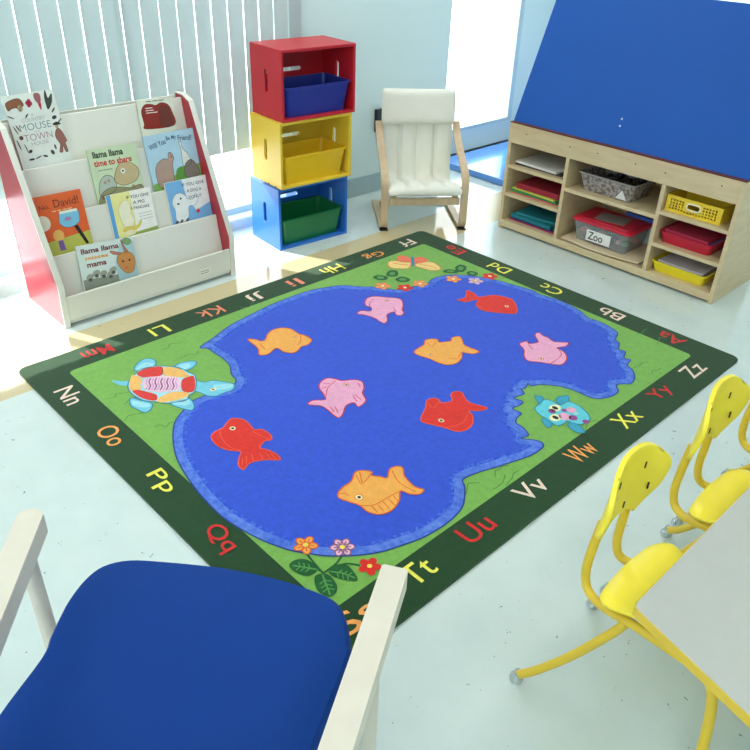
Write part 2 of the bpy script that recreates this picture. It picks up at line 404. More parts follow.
A_ = (160, 270, 3.75); B_ = (150, 400, 3.75); F_ = (320, 370, 4.1667); E_ = (360, 220, 3.75); C3 = (350, 220, 5); D4 = (480, 290, 5)
fish(Z(*A_, [(568,262),(540,245),(520,240),(490,222),(455,218),(425,225),(405,240),(395,262),(380,268),(360,262),(330,260),(340,272),(358,285),(370,300),(372,318),(390,320),(412,312),(432,295),(450,298),(465,308),(500,312),(520,300),(530,288),(555,280)]), ORG, LORG, Z(*A_, [(507,252)])[0],
     [Z(*A_, [(525,240),(528,265),(515,285)]), Z(*A_, [(372,275),(385,290),(395,300)])], .007)
fish(Z(*B_, [(230,140),(245,120),(275,105),(290,85),(310,70),(350,75),(375,95),(390,112),(420,112),(450,130),(455,150),(430,155),(412,180),(440,188),(475,205),(487,225),(440,225),(400,230),(370,240),(350,262),(332,245),(335,215),(340,195),(290,188),(250,170)]), RED, DRED, Z(*B_, [(310,108)])[0],
     [Z(*B_, [(262,115),(270,145),(300,178),(340,190)]), Z(*B_, [(385,118),(415,135),(450,150)]), Z(*B_, [(348,220),(345,250)]), Z(*B_, [(362,212),(360,240)]), Z(*B_, [(380,205),(388,230)]), Z(*B_, [(410,200),(425,222)]), Z(*B_, [(432,198),(455,222)]), Z(*B_, [(455,203),(472,222)])], .011)
fish([P(*p) for p in [(319,388),(321,382),(328,378.4),(336,379.4),(342,381),(354,380),(362,382),(364,388),(362.4,393.6),(366,400),(363,404.4),(358,407),(354,403),(346,406),(343,414),(339,418),(334,415.6),(327,409.6),(320,406),(308,404.7),(313,400.7),(325,400),(324,395)]], PINK, LRED, P(346.4, 385),
     [[P(*p) for p in q] for q in ([(326,396),(328,388),(336,381)], [(321,389),(327,387)], [(323,384),(330,384)], [(353,396),(357,402)], [(355,395),(361,400)], [(330,407),(334,412)], [(335,407),(338,413)], [(358,383),(360,387)])], .009)
fish(Z(*C3, [(35,470),(55,455),(102,457),(105,437),(80,430),(75,410),(90,390),(130,383),(180,388),(235,392),(260,405),(265,430),(260,450),(270,465),(255,478),(230,475),(220,460),(185,475),(188,500),(175,517),(155,512),(120,490),(70,475)]), PINK, LRED, Z(*C3, [(185,405)])[0], [Z(*C3, [(98,435),(100,415),(120,395)]), Z(*C3, [(215,435),(230,460)])], .008)
fish(Z(*E_, [(365,300),(395,292),(402,265),(430,278),(445,290),(500,283),(560,295),(582,315),(585,350),(540,350),(490,345),(455,338),(435,318),(445,305),(425,300),(400,308)]), RED, DRED, Z(*E_, [(550,325)])[0], [Z(*E_, [(440,318),(470,335),(510,340)])], .010)
fish(Z(*C3, [(320,662),(345,640),(370,625),(375,605),(395,597),(435,598),(445,612),(480,610),(505,605),(510,590),(545,583),(560,600),(570,625),(600,640),(645,658),(620,670),(575,665),(560,662),(558,690),(530,718),(480,725),(430,710),(400,695),(350,680)]), ORG, LORG, Z(*C3, [(403,676)])[0], [Z(*C3, [(385,615),(410,635),(430,610)]), Z(*C3, [(553,665),(535,695),(490,690)])], .008)
fish(Z(*D4, [(197,272),(215,262),(237,258),(245,270),(290,262),(280,240),(275,222),(295,215),(315,230),(340,240),(365,258),(400,262),(440,265),(430,282),(385,290),(410,305),(430,325),(432,350),(405,375),(350,370),(300,362),(240,355),(220,330),(220,300)]), PINK, LRED, Z(*D4, [(305,345)])[0], [Z(*D4, [(395,300),(405,330),(350,372)]), Z(*D4, [(240,275),(265,300)])], .009)
fish(Z(*F_, [(420,210),(430,180),(440,160),(445,130),(470,118),(495,125),(505,138),(550,130),(545,105),(560,92),(590,95),(605,120),(630,140),(695,158),(670,170),(620,172),(635,190),(635,225),(610,250),(570,257),(530,245),(480,232),(440,222)]), RED, DRED, Z(*F_, [(505,212)])[0], [Z(*F_, [(448,135),(470,160),(495,135)]), Z(*F_, [(615,185),(600,215),(560,235),(520,240)]), Z(*F_, [(435,212),(450,205)])], .011)
fish(Z(*F_, [(75,515),(95,490),(130,465),(145,430),(170,420),(215,425),(215,440),(250,445),(280,450),(290,415),(320,402),(345,410),(350,440),(375,470),(400,490),(432,500),(415,518),(375,518),(335,505),(330,545),(300,585),(250,603),(200,592),(165,565),(120,550),(80,535)]), ORG, LORG, Z(*F_, [(163,532)])[0],
     [Z(*F_, q) for q in ([(78,520),(100,515),(120,525)], [(150,440),(175,475),(215,430)], [(165,425),(175,470)], [(165,565),(220,565),(270,540),(328,508)], [(215,568),(240,595)], [(240,562),(265,590)], [(262,550),(290,580)], [(285,538),(312,565)], [(305,525),(325,548)], [(300,420),(330,470),(400,510)])], .012)
# turtle
T_ = (110, 340, 5.769)
CY = pile((120, 200, 222)); CYL = pile((160, 220, 232)); TEAL = pile((40, 130, 160)); LIL = pile((214, 160, 206)); PUR = pile((150, 70, 140)); MELON = pile((250, 186, 104)); TR_ = pile((220, 58, 52))
def patch(pts, m, z, line=None, w=.004, sm=True):
    S = [(p.x, p.y) for p in spline(pts, 4)] if sm else pts
    rug.flat([S], z, m)
    if line: rug.stroke(S, w, z+.0003, line, True)
for q in ([(10,235),(60,238),(110,240),(108,262),(60,262),(30,250)], [(140,165),(165,130),(210,108),(255,115),(265,140),(240,165),(190,175),(150,180)], [(360,165),(400,135),(480,122),(500,135),(470,165),(430,178),(380,172)], [(115,345),(130,335),(180,350),(240,365),(240,395),(205,420),(165,405),(120,380)], [(350,370),(400,345),(455,335),(485,375),(475,405),(430,400),(390,388)], [(480,232),(540,245),(590,235),(640,240),(700,250),(720,265),(705,290),(660,305),(610,325),(560,322),(520,305),(480,290)]):
    patch(Z(*T_, q), CY, Z3, TEAL if q[0] != (10, 235) else None)
for q in ([(150,170),(190,135),(250,135),(235,162),(190,172)], [(370,165),(410,142),(460,138),(450,165),(400,172)], [(125,350),(180,360),(235,375),(200,392),(140,380)], [(360,368),(440,345),(460,360),(440,380)], [(600,262),(700,255),(700,275),(620,290)]):
    patch(Z(*T_, q), CYL, Z4)
patch(Z(*T_, [(110,240),(150,195),(180,170),(260,152),(310,152),(400,162),(455,190),(494,212),(492,292),(455,322),(440,350),(330,366),(270,359),(190,349),(128,314),(105,280)]), CYL, Z4, TEAL)
for q, m in (([(155,195),(200,170),(295,155),(300,205),(230,215),(185,218)], TR_), ([(307,160),(400,168),(455,205),(440,218),(380,215),(312,205)], MELON), ([(415,235),(450,215),(486,214),(488,290),(450,305),(415,290)], TR_), ([(285,335),(330,312),(380,300),(450,305),(450,325),(400,345),(310,362),(275,358)], MELON), ([(130,300),(160,290),(230,305),(270,320),(265,352),(190,340)], TR_), ([(115,240),(130,205),(180,220),(185,240),(175,265),(180,285),(130,295),(112,285)], MELON), ([(188,240),(230,218),(300,210),(385,217),(408,240),(403,288),(350,298),(290,305),(205,290)], pile((236, 200, 216)))):
    patch(Z(*T_, q), m, Z5)
for i in range(11):
    a = 205+i*17; rug.stroke([(p.x, p.y) for p in spline(Z(*T_, [(a+14, 222), (a+4, 245), (a+12, 268), (a, 292)]), 4, False)], .005, Z6, PUR if i % 2 else LIL)
e = Z(*T_, [(595, 288)])[0]; rug.flat([ellipse(*e, .012, .009)], Z5, CREAM); rug.flat([ellipse(*e, .005, .005)], Z6, LRED)
# frog
G_ = (520, 370, 7.5)
FR = pile((96, 200, 214))
for q in ([(110,190),(135,200),(165,200),(182,240),(150,260),(120,222)], [(270,230),(285,205),(320,198),(360,195),(365,235),(330,255),(300,260)], [(165,370),(210,365),(240,410),(210,435),(175,400)], [(360,405),(400,395),(460,430),(485,470),(430,470),(380,440)]):
    patch(Z(*G_, q), pile((60, 160, 190)), Z3, TEAL)
patch(Z(*G_, [(110,290),(150,255),(180,225),(240,235),(300,265),(360,240),(430,265),(490,310),(525,365),(500,395),(450,410),(390,400),(355,385),(330,405),(280,420),(240,400),(200,370),(150,340)]), FR, Z4, TEAL)
for (a, b_, r_, m) in ((385,303,.018,PINK),(335,352,.022,PINK),(398,362,.016,PUR),(240,312,.014,PUR),(330,305,.010,PUR),(492,390,.012,PUR),(420,330,.010,CYL)):
    e = Z(*G_, [(a, b_)])[0]; rug.flat([ellipse(*e, r_, r_)], Z5, m)
for q in ((262, 288), (265, 360)):
    e = Z(*G_, [q])[0]; rug.flat([ellipse(*e, .024, .019)], Z5, CREAM); rug.flat([ellipse(*e, .009, .012)], Z6, BLK)
# butterfly
H_ = (370, 230, 7.5); SAL = pile((240, 120, 88)); PY = pile((246, 212, 130))
for q, m in (([(135,250),(160,235),(230,235),(300,240),(305,265),(280,290),(200,290),(150,280)], PY), ([(340,260),(400,240),(470,245),(520,275),(520,300),(460,305),(400,290),(350,275)], PY), ([(205,205),(250,195),(300,215),(300,242),(250,242),(215,232)], SAL), ([(330,215),(380,205),(425,220),(420,240),(340,252)], SAL)):
    patch(Z(*H_, q), m, Z3, SAL, .005)
patch(Z(*H_, [(308,208),(328,208),(332,268),(312,268)]), TEAL, Z5)
for q in ([(170,250),(240,262),(290,262)], [(370,262),(440,270),(500,290)]): rug.stroke([(p.x, p.y) for p in spline(Z(*H_, q), 4, False)], .006, Z5, SAL)
LEAF = pile((30, 92, 46)); VEIN = pile((84, 150, 74))
def leaf(pts, vein=None):
    patch(pts, LEAF, Z4)
    c = Vector((sum(p[0] for p in pts)/len(pts), sum(p[1] for p in pts)/len(pts)))
    if vein:
        rug.stroke([Vector(vein[0]), c, Vector(vein[1])], .005, Z5, VEIN)
        d = Vector(vein[1])-Vector(vein[0]); nn = Vector((-d.y, d.x))*.28
        for t in (.3, .5, .7):
            b0 = Vector(vein[0])+d*t
            for sg in (-1, 1): rug.stroke([b0, b0+d*.12+sg*nn*.8], .0035, Z5, VEIN)
for q in ([(20,355),(60,340),(130,350),(120,375),(60,375)], [(120,335),(150,305),(205,310),(205,345),(150,350)], [(190,370),(240,350),(300,370),(280,390),(220,390)], [(550,305),(600,295),(665,310),(640,325),(560,320)], [(640,280),(680,260),(725,280),(700,315),(650,310)], [(725,320),(760,308),(810,325),(790,345),(740,340)]):
    pp = Z(*H_, q); patch(pp, LEAF, Z3); c = (sum(p[0] for p in pp)/5, sum(p[1] for p in pp)/5)
    patch([(c[0]+(p[0]-c[0])*.5, c[1]+(p[1]-c[1])*.5) for p in pp], VEIN, Z4)
K_ = (270, 500, 5)
leaf(Z(*K_, [(95,330),(130,300),(190,302),(240,345),(200,380),(140,370)]), Z(*K_, [(235,350),(115,330)]))
leaf(Z(*K_, [(295,360),(330,325),(390,330),(440,400),(380,402),(320,385)]), Z(*K_, [(300,360),(425,392)]))
leaf(Z(*K_, [(222,390),(255,370),(300,380),(335,430),(325,470),(290,485),(240,455)]), Z(*K_, [(262,375),(300,475)]))
for q in ([(178,262),(215,310),(262,365)], [(362,278),(330,320),(270,365)], [(450,330),(380,320),(290,350)], [(240,350),(265,365),(262,390)]):
    rug.stroke([(p.x, p.y) for p in spline(Z(*K_, q), 4, False)], .006, Z4, LEAF)
def flower(c, r_, m, m2, line, n=5):
    for i in range(n):
        a = 2*PI*i/n+.4; pe = ellipse(c[0]+r_*.58*math.cos(a), c[1]+r_*.58*math.sin(a), r_*.48, r_*.34, 14, a)
        rug.flat([pe], Z4+.0002*(i % 2), m); rug.stroke(pe, .004, Z5, line, True)
        rug.stroke([(c[0]+r_*.2*math.cos(a), c[1]+r_*.2*math.sin(a)), (c[0]+r_*.75*math.cos(a), c[1]+r_*.75*math.sin(a))], .004, Z5, line)
    rug.flat([ellipse(c[0], c[1], r_*.24, r_*.24)], Z6, m2)
YEL = pile((250, 220, 90))
flower(Z(*K_, [(178, 227)])[0], .033, ORG, YEL, LORG); flower(Z(*K_, [(362, 238)])[0], .033, pile((240, 190, 210)), YEL, pile((150, 90, 130)), 6); flower(Z(*K_, [(498, 333)])[0], .030, RED, YEL, RED)
for (a, b_, m) in ((95, 422, ORG), (262, 435, RED), (375, 405, ORG), (625, 370, ORG)):
    flower(Z(*H_, [(a, b_)])[0], .036, m, CREAM, SAL if m is ORG else RED)
flower(Z(*E_, [(433, 230)])[0], .036, pile((214, 200, 226)), YEL, pile((190, 130, 160))); flower(Z(*E_, [(487, 212)])[0], .036, RED, CREAM, RED)
# loose grass squiggles
SQ = pile((74, 128, 56))
for (a, b_) in ((130,400),(135,415),(150,398),(190,355),(170,345),(118,395),(165,425),(500,470),(512,478),(498,482),(655,372),(640,365),(660,340),(645,332),(590,425),(600,395),(468,488),(250,305),(385,262),(700,0)):
    if a > 690: continue
    c = P(a, b_); pts = [(c[0]+.02*i-.04+random.uniform(-.008, .008), c[1]+random.uniform(-.014, .014)) for i in range(5)]
    rug.stroke([(p.x, p.y) for p in spline(pts, 4, False)], .003, zt+.0007, SQ)
# letters round the border
LC = dict(r=pile((206, 44, 44)), p=pile((236, 190, 186)), o=pile((246, 164, 88)), y=pile((240, 232, 92)), w=pile((236, 214, 196)), s=pile((238, 140, 110)))
def rl(t, x, y, rot, c): write(rug, t, x, y, Z3, {'Ll': .078, 'Ii': .07, 'Jj': .085, 'Tt': .095, 'Ff': .09}.get(t, .118), .072, LC[c], rot, bold=.006)
for t, x, y, rot, c in (('Aa',2.158,.272,PI/2,'r'),('Bb',2.158,.565,PI/2,'w'),('Cc',2.158,.89,PI/2,'y'),('Dd',2.158,1.20,PI/2,'y'),('Ee',2.158,1.50,PI/2,'r'),
    ('Ff',2.03,1.722,PI,'w'),('Gg',1.785,1.722,PI,'o'),('Hh',1.51,1.722,PI,'y'),('Ii',1.275,1.722,PI,'s'),('Jj',1.05,1.722,PI,'w'),('Kk',.81,1.722,PI,'s'),('Ll',.56,1.722,PI,'y'),('Mm',.29,1.722,PI,'r'),
    ('Nn',.075,1.505,-PI/2,'w'),('Oo',.075,1.19,-PI/2,'o'),('Pp',.075,.875,-PI/2,'y'),('Qq',.075,.55,-PI/2,'r'),('Rr',.075,.235,-PI/2,'s'),
    ('Ss',.175,.088,0,'o'),('Tt',.405,.088,0,'y'),('Uu',.65,.088,0,'r'),('Vv',.915,.088,0,'w'),('Ww',1.195,.088,0,'o'),('Xx',1.485,.088,0,'y'),('Yy',1.735,.088,0,'r'),('Zz',1.985,.088,0,'w')): rl(t, x, y, rot, c)
ro = rug.build('area_rug', smooth=False); tag(ro, 'large green-bordered alphabet rug with a blue pond of colourful fish', 'rug')

# ================================================================== BOOK DISPLAY
sh = thing('book_display_shelf', 'white tiered book display with red side panels in front of the blinds', 'bookshelf', (0, 0, 0))
REDL = M('red_laminate', (176, 44, 58), rough=.3, noise=.01)
prof = [(1.995, 0), (1.985, .19), (2.235, .765), (2.29, .785), (2.345, .785), (2.36, .72), (2.36, 0)]
YZX = Matrix(((0, 0, 1, 0), (1, 0, 0, 0), (0, 1, 0, 0), (0, 0, 0, 1)))
for x0 in (.282, 1.104):
    p = MB(); p.prism([prof], x0, x0+.022, REDL, YZX); po = p.build('side_panel', sh)
    q = MB()
    def inset(pr, t): 
        c = Vector((2.22, .38)); return [(c.x+(a-c.x)*(1-t/.22*1), c.y+(b_-c.y)*(1-t/.4)) for a, b_ in pr]
    q.prism([[(a-.0012*(1 if a < 2.3 else -1), b_+(.0012 if b_ > .5 else 0)) for a, b_ in prof], inset(prof, .004)], x0-.0012, x0+.0232, WHITE, YZX); qo = q.build('edge_band', po); tag(qo, 'white edge band', None)
TIERS = [(2.005, .135), (2.085, .278), (2.155, .42), (2.225, .60), (2.295, .77)]
for i, (y, z) in enumerate(TIERS):
    p = MB()
    if i == 0:
        p.box((.3055, 1.992, .03), (1.1025, 2.006, z), WHITE); p.build('front_lip', sh, bevel=.002)
    else:
        zb = TIERS[i-1][1]-.10; sl = .2
        p.prism([[(y, z), (y+.012, z), (y+.012-sl*(z-zb), zb), (y-sl*(z-zb), zb)]], .3055, 1.1025, WHITE, YZX); p.build('shelf_board', sh, bevel=.0015)
        p = MB(); p.box((.3055, TIERS[i-1][0]+.001, zb-.0), (1.1025, y+.0-sl*(z-zb)+.0, zb+.01), WHITE); p.build('shelf_ledge', sh)
p = MB(); p.box((.3055, 2.004, .012), (1.1025, 2.34, .03), WHITE); p.build('base_board', sh)
p = MB(); p.box((.3055, 2.345, .03), (1.1025, 2.358, .77), WHITE); p.build('back_panel', sh)
a = on_y(199, 270, 1.992); b2 = on_y(211, 273, 1.992)
p = MB(); p.box((a.x, 1.9905, .048), (b2.x, 1.992, .078), plastic((236, 236, 226))); lp = p.build('maker_label', sh)
for k in range(3): 
    q = MB(); 
q = MB()
for k in range(2): q.box((a.x+.006, 1.990, .056+k*.01), (b2.x-.01, 1.9906, .059+k*.01), plastic((120, 120, 112)))
q.build('printed_lines', lp)

def book(label, tier, tl, tr, cover, art, th=.010, off=0.0, vis=.03, group='picture books on the display'):
    """tl, tr: where the two top corners appear; the foot stands behind the tier in front"""
    y, z = TIERS[tier]; n = Vector((0, 1, -.2)).normalized(); p0 = Vector((0, y-.004-th-off, z))
    a = on_plane(*tl, p0, n); b_ = on_plane(*tr, p0, n)
    a.x = max(a.x, .3065); b_.x = min(b_.x, 1.1015)
    X = (b_-a); w = X.length; X.normalize(); N = -n; Zv = X.cross(N); Zv = -Zv if Zv.z < 0 else Zv; Y = Zv.cross(X)
    zf = TIERS[tier-1][1]-vis; h = (a.z+b_.z)/2-zf; h = h/Zv.z
    org = a-Zv*h
    Mx = Matrix(((X.x, Y.x, Zv.x, org.x), (X.y, Y.y, Zv.y, org.y), (X.z, Y.z, Zv.z, org.z), (0, 0, 0, 1)))
    t = thing('picture_book', label, 'book', (0, 0, 0), 0, group); t.matrix_world = Mx; t.matrix_basis = Mx
    c = MB(); c.box((0, 0, 0), (w, .0016, h), cover); c.box((0, th-.0016, 0), (w, th, h), cover); c.box((-.0005, .0, 0), (.0015, th, h), cover); c.build('cover', t)
    pg = MB(); pg.box((.0015, .0016, .003), (w-.003, th-.0016, h-.003), paint((244, 240, 226))); pg.build('pages', t)
    # artwork lies in the cover's own plane: u right, v up
    F = Matrix(((1, 0, 0, 0), (0, 0, -1, 0), (0, 1, 0, 0), (0, 0, 0, 1)))
    pic = MB(F); txt = MB(F); art(pic, txt, w, h)
    if pic.v: pic.build('cover_picture', t, smooth=False)
    if txt.v: txt.build('title_lettering', t, smooth=False)
    return t
def sc(pts, w, h): return [(a*w, b_*h) for a, b_ in pts]
def blob(mb, pts, w, h, m, z=.0004, line=None):
    S = [(p.x, p.y) for p in spline(sc(pts, w, h), 4)]; mb.flat([S], z, m)
    if line: mb.stroke(S, .0018, z+.0002, line, True)
def circ(mb, cx, cy, a, b_, w, h, m, z=.0006, rot=0): mb.flat([ellipse(cx*w, cy*h, a*w, b_*w, 20, rot)], z, m)
INK = paint((40, 36, 36)); TAUPE = paint((176, 152, 120)); BROWN = paint((140, 84, 56)); MAROON = paint((120, 36, 40)); PALE = paint((226, 232, 220))
def art_mouse(p, t, w, h):
    for i, (s, cy, hh, ww, c) in enumerate((('A', .735, .03, .04, (130, 150, 150)), ('COUNTRY', .68, .045, .46, (150, 165, 165)), ('MOUSE', .595, .085, .62, (110, 135, 140)), ('AND THE', .53, .018, .12, (150, 150, 150)), ('TOWN', .465, .085, .56, (170, 130, 136)), ('HOUSE', .385, .045, .34, (170, 150, 155)))):
        write(t, s, w*.47, h*cy, .0006, ww*w, hh*h, paint(c), bold=-.005)
    rnd = random.Random(4)
    blob(p, [(.03,.90),(.10,.93),(.25,.95),(.33,.93),(.36,.86),(.28,.84),(.27,.79),(.22,.84),(.12,.84),(.05,.82)], w, h, BROWN, .0004, INK)
    circ(p, .28, .83, .05, .06, w, h, TAUPE)
    for a, b_ in ((.44,.88),(.48,.90),(.46,.85),(.50,.87)): circ(p, a, b_, .035, .04, w, h, paint((176, 36, 70)))
    blob(p, [(.60,.90),(.60,.97),(.66,.985),(.72,.96),(.71,.88),(.66,.85)], w, h, paint((160, 92, 96))); blob(p, [(.64,.86),(.70,.86),(.68,.78),(.66,.78)], w, h, paint((190, 50, 60)))
    blob(p, [(.80,.93),(.84,1.0),(.86,.90),(.95,.95),(.92,.86),(.86,.80),(.80,.77),(.79,.85)], w, h, paint((60, 70, 60)), .0004, INK)
    blob(p, [(.80,.42),(.84,.50),(.90,.52),(.96,.46),(1.0,.35),(.96,.33),(.97,.22),(.92,.22),(.90,.30),(.86,.22),(.80,.23),(.85,.32)], w, h, paint((150, 96, 84)), .0004, INK)
    circ(p, .88, .545, .035, .035, w, h, TAUPE); blob(p, [(.82,.565),(.86,.60),(.92,.60),(.97,.565)], w, h, INK, .0008)
    for (a, b_, c, d, r_) in ((.36,.73,.05,.015,.8),(.90,.75,.06,.015,.8),(.88,.66,.05,.035,.3),(.95,.60,.09,.012,.7),(.84,.58,.03,.02,0),(.06,.74,.07,.012,-.5),(.08,.58,.09,.012,-1.2),(.13,.60,.07,.014,-1.2),(.14,.48,.04,.04,0),(.06,.40,.10,.012,-1.4),(.18,.34,.10,.010,-1.4),(.24,.30,.04,.03,.5),(.22,.20,.06,.02,0),(.36,.21,.07,.012,.3),(.50,.21,.05,.02,-.3),(.66,.24,.035,.05,.4),(.74,.30,.02,.05,.1)):
        circ(p, a, b_, c, d, w, h, paint((52, 50, 46) if rnd.random() < .7 else (96, 62, 52)), .0004, r_)
def art_share(p, t, w, h):
    write(t, 'llama llama', w*.40, h*.905, .0006, .62*w, .11*h, INK, bold=.028)
    write(t, 'time to share', w*.47, h*.765, .0006, .78*w, .105*h, paint((206, 44, 40)), bold=.028)
    write(t, 'Anna Dewdney', w*.28, h*.645, .0006, .3*w, .03*h, INK, bold=.01)
    TAN = paint((196, 176, 132)); OL = paint((150, 148, 110))
    blob(p, [(.42,.45),(.50,.62),(.62,.72),(.80,.70),(.94,.60),(.95,.48),(.85,.38),(.65,.34),(.52,.36)], w, h, TAN, .0004, INK)
    circ(p, .63, .58, .05, .05, w, h, PALE, .0006); circ(p, .63, .58, .02, .02, w, h, INK, .0008)
    blob(p, [(.06,.28),(.12,.46),(.24,.55),(.38,.52),(.44,.36),(.34,.26),(.14,.22)], w, h, paint((176, 190, 176)), .0005, INK)
    blob(p, [(.02,.10),(.10,.26),(.30,.34),(.52,.32),(.72,.28),(.95,.30),(.98,.12),(.6,.06),(.2,.05)], w, h, OL, .0007, INK)
    for (a, b_) in ((.22,.44),(.3,.46),(.78,.30),(.86,.28)): circ(p, a, b_, .03, .03, w, h, TAUPE, .0009)
    for (a, b_) in ((.15,.20),(.42,.18),(.66,.16),(.85,.2)): circ(p, a, b_, .06, .05, w, h, paint((124, 100, 76)), .0009)
def art_red(p, t, w, h):
    bars(t, w*.5, h*.955, .5*w, .014*h, INK)
    blob(p, [(.10,.55),(.08,.78),(.20,.90),(.38,.90),(.50,.87),(.66,.91),(.84,.86),(.92,.72),(.92,.45),(.12,.45)], w, h, paint((140, 34, 24)), .0004, paint((90, 20, 18)))
    blob(p, [(.56,.46),(.55,.70),(.62,.86),(.80,.84),(.88,.7),(.88,.46)], w, h, paint((104, 40, 26)), .0006)
    for k, ww in enumerate((.20, .22, .32)): t.flat([[(w*.2, h*(.825-.045*k)), (w*(.2+ww), h*(.825-.045*k)), (w*(.2+ww), h*(.84-.045*k)), (w*.2, h*(.84-.045*k))]], .0009, paint((244, 236, 226)))
def art_friend(p, t, w, h):
    for tx, cx, cy, ww, ro in (('Will You', .24, .84, .34, .22), ('Be My', .53, .90, .20, .03), ('Friend?', .80, .87, .28, -.12)):
        write(t, tx, w*cx, h*cy, .0006, ww*w, .085*h, paint((60, 82, 120)), ro, bold=.015)
    p.flat([[(0, 0), (w, 0), (w, h*.42), (w*.75, h*.36), (w*.45, h*.30), (0, h*.22)]], .0003, paint((120, 172, 80)))
    blob(p, [(.48,.16),(.50,.36),(.60,.42),(.72,.38),(.76,.2)], w, h, paint((96, 152, 60)), .0004)
    blob(p, [(.10,.22),(.10,.42),(.16,.54),(.30,.60),(.38,.58),(.42,.68),(.48,.66),(.50,.58),(.46,.50),(.44,.36),(.42,.2),(.3,.13),(.16,.14)], w, h, paint((178, 150, 134)), .0006, INK)
    circ(p, .44, .58, .05, .04, w, h, paint((190, 160, 140)), .0008); circ(p, .46, .60, .012, .012, w, h, INK, .001)
    blob(p, [(.66,.44),(.68,.70),(.66,.80),(.70,.82),(.72,.70),(.80,.60),(.84,.46),(.74,.40)], w, h, PALE, .0006, INK)
    blob(p, [(.66,.26),(.70,.44),(.84,.50),(.94,.38),(.96,.24),(.80,.20)], w, h, paint((130, 120, 110)), .0008, INK)
def art_david(p, t, w, h):
    p.flat([[(0, 0), (w, 0), (w, h*.36), (0, h*.30)]], .0003, paint((186, 190, 84)))
    write(t, 'No,', w*.22, h*.83, .0006, .20*w, .09*h, paint((120, 50, 30)), .1, bold=.01); write(t, 'David!', w*.66, h*.86, .0006, .5*w, .12*h, paint((120, 50, 30)), bold=.01)
    bars(t, w*.55, h*.75, .4*w, .014*h, paint((240, 200, 150)), 4)
    blob(p, [(.44,.56),(.46,.66),(.50,.70),(.82,.70),(.86,.64),(.82,.52),(.66,.47),(.52,.49)], w, h, paint((120, 190, 220)), .0005, paint((60, 110, 140)))
    circ(p, .62, .60, .07, .04, w, h, paint((170, 130, 180)), .0008); p.flat([sc([(.48,.69),(.84,.69),(.84,.73),(.48,.73)], w, h)], .0008, PALE)
    circ(p, .12, .60, .15, .15, w, h, paint((226, 222, 200)), .0007)
    p.flat([sc([(.70,.47),(.78,.48),(.92,.17),(.86,.16)], w, h)], .0008, INK)
    circ(p, .36, .38, .11, .11, w, h, paint((226, 176, 92)), .0007); p.flat([sc([(.32,.30),(.42,.30),(.44,.14),(.32,.14)], w, h)], .0008, paint((120, 84, 150)))
def bars(t, cx, cy, ww, hh, m, n=3):
    x = cx-ww/2; g = ww*.06; k = (ww-g*(n-1))/n
    for i in range(n): t.flat([[(x, cy-hh/2), (x+k, cy-hh/2), (x+k, cy+hh/2), (x, cy+hh/2)]], .0006, m); x += k+g
def titled(lines, cx, tops, hs, ws, col):
    def f(t, w, h):
        for s, y, hh, ww in zip(lines, tops, hs, ws): write(t, s, w*cx, h*y, .0006, ww*w, hh*h, col, -.03, bold=.005)
    return f
def art_pig(p, t, w, h):
    titled(['IF YOU GIVE', 'A PIG', 'A PANCAKE'], .68, (.88, .76, .65), (.06, .065, .06), (.50, .26, .44), INK)(t, w, h)
    p.flat([sc([(0,0),(.09,0),(.09,1),(0,1)], w, h)], .0003, paint((92, 160, 214)))
    p.flat([sc([(.09,0),(.52,0),(.52,1),(.09,1)], w, h)], .0002, paint((236, 232, 150)))
    p.flat([sc([(.09,0),(1,0),(1,.20),(.5,.17),(.09,.06)], w, h)], .0004, paint((156, 178, 92)))
    blob(p, [(.22,.44),(.20,.66),(.28,.80),(.40,.84),(.48,.74),(.46,.58),(.50,.44),(.44,.30),(.28,.30)], w, h, paint((240, 236, 206)), .0006, paint((200, 190, 140)))
    blob(p, [(.20,.24),(.30,.32),(.52,.30),(.62,.38),(.66,.36),(.56,.24),(.36,.20)], w, h, paint((226, 206, 96)), .0008)
    circ(p, .36, .18, .12, .06, w, h, paint((236, 226, 190)), .001)
    for k in range(3): bars(t, w*.78, h*(.52-.06*k), .3*w, .010*h, paint((150, 150, 140)), 4)
def art_dog(p, t, w, h):
    titled(['IF YOU GIVE', 'A DOG A', 'DONUT'], .66, (.88, .74, .60), (.065, .065, .065), (.54, .36, .32), INK)(t, w, h)
    p.flat([sc([(0,0),(1,0),(1,.42),(.62,.30),(.45,.62),(.40,1),(0,1)], w, h)], .0003, paint((120, 178, 224)))
    blob(p, [(.10,.20),(.12,.40),(.08,.55),(.16,.70),(.30,.74),(.42,.66),(.46,.58),(.60,.56),(.66,.66),(.72,.56),(.62,.42),(.46,.42),(.42,.24),(.34,.14),(.2,.12)], w, h, paint((236, 240, 238)), .0006, paint((120, 140, 160)))
    circ(p, .30, .62, .022, .022, w, h, INK, .0008); circ(p, .22, .52, .03, .02, w, h, INK, .0008)
    circ(p, .66, .28, .045, .045, w, h, paint((214, 40, 70)), .0008)
    for a in (.1, .22, .36): circ(p, a, .14, .05, .03, w, h, paint((96, 90, 84)), .0009, .6)
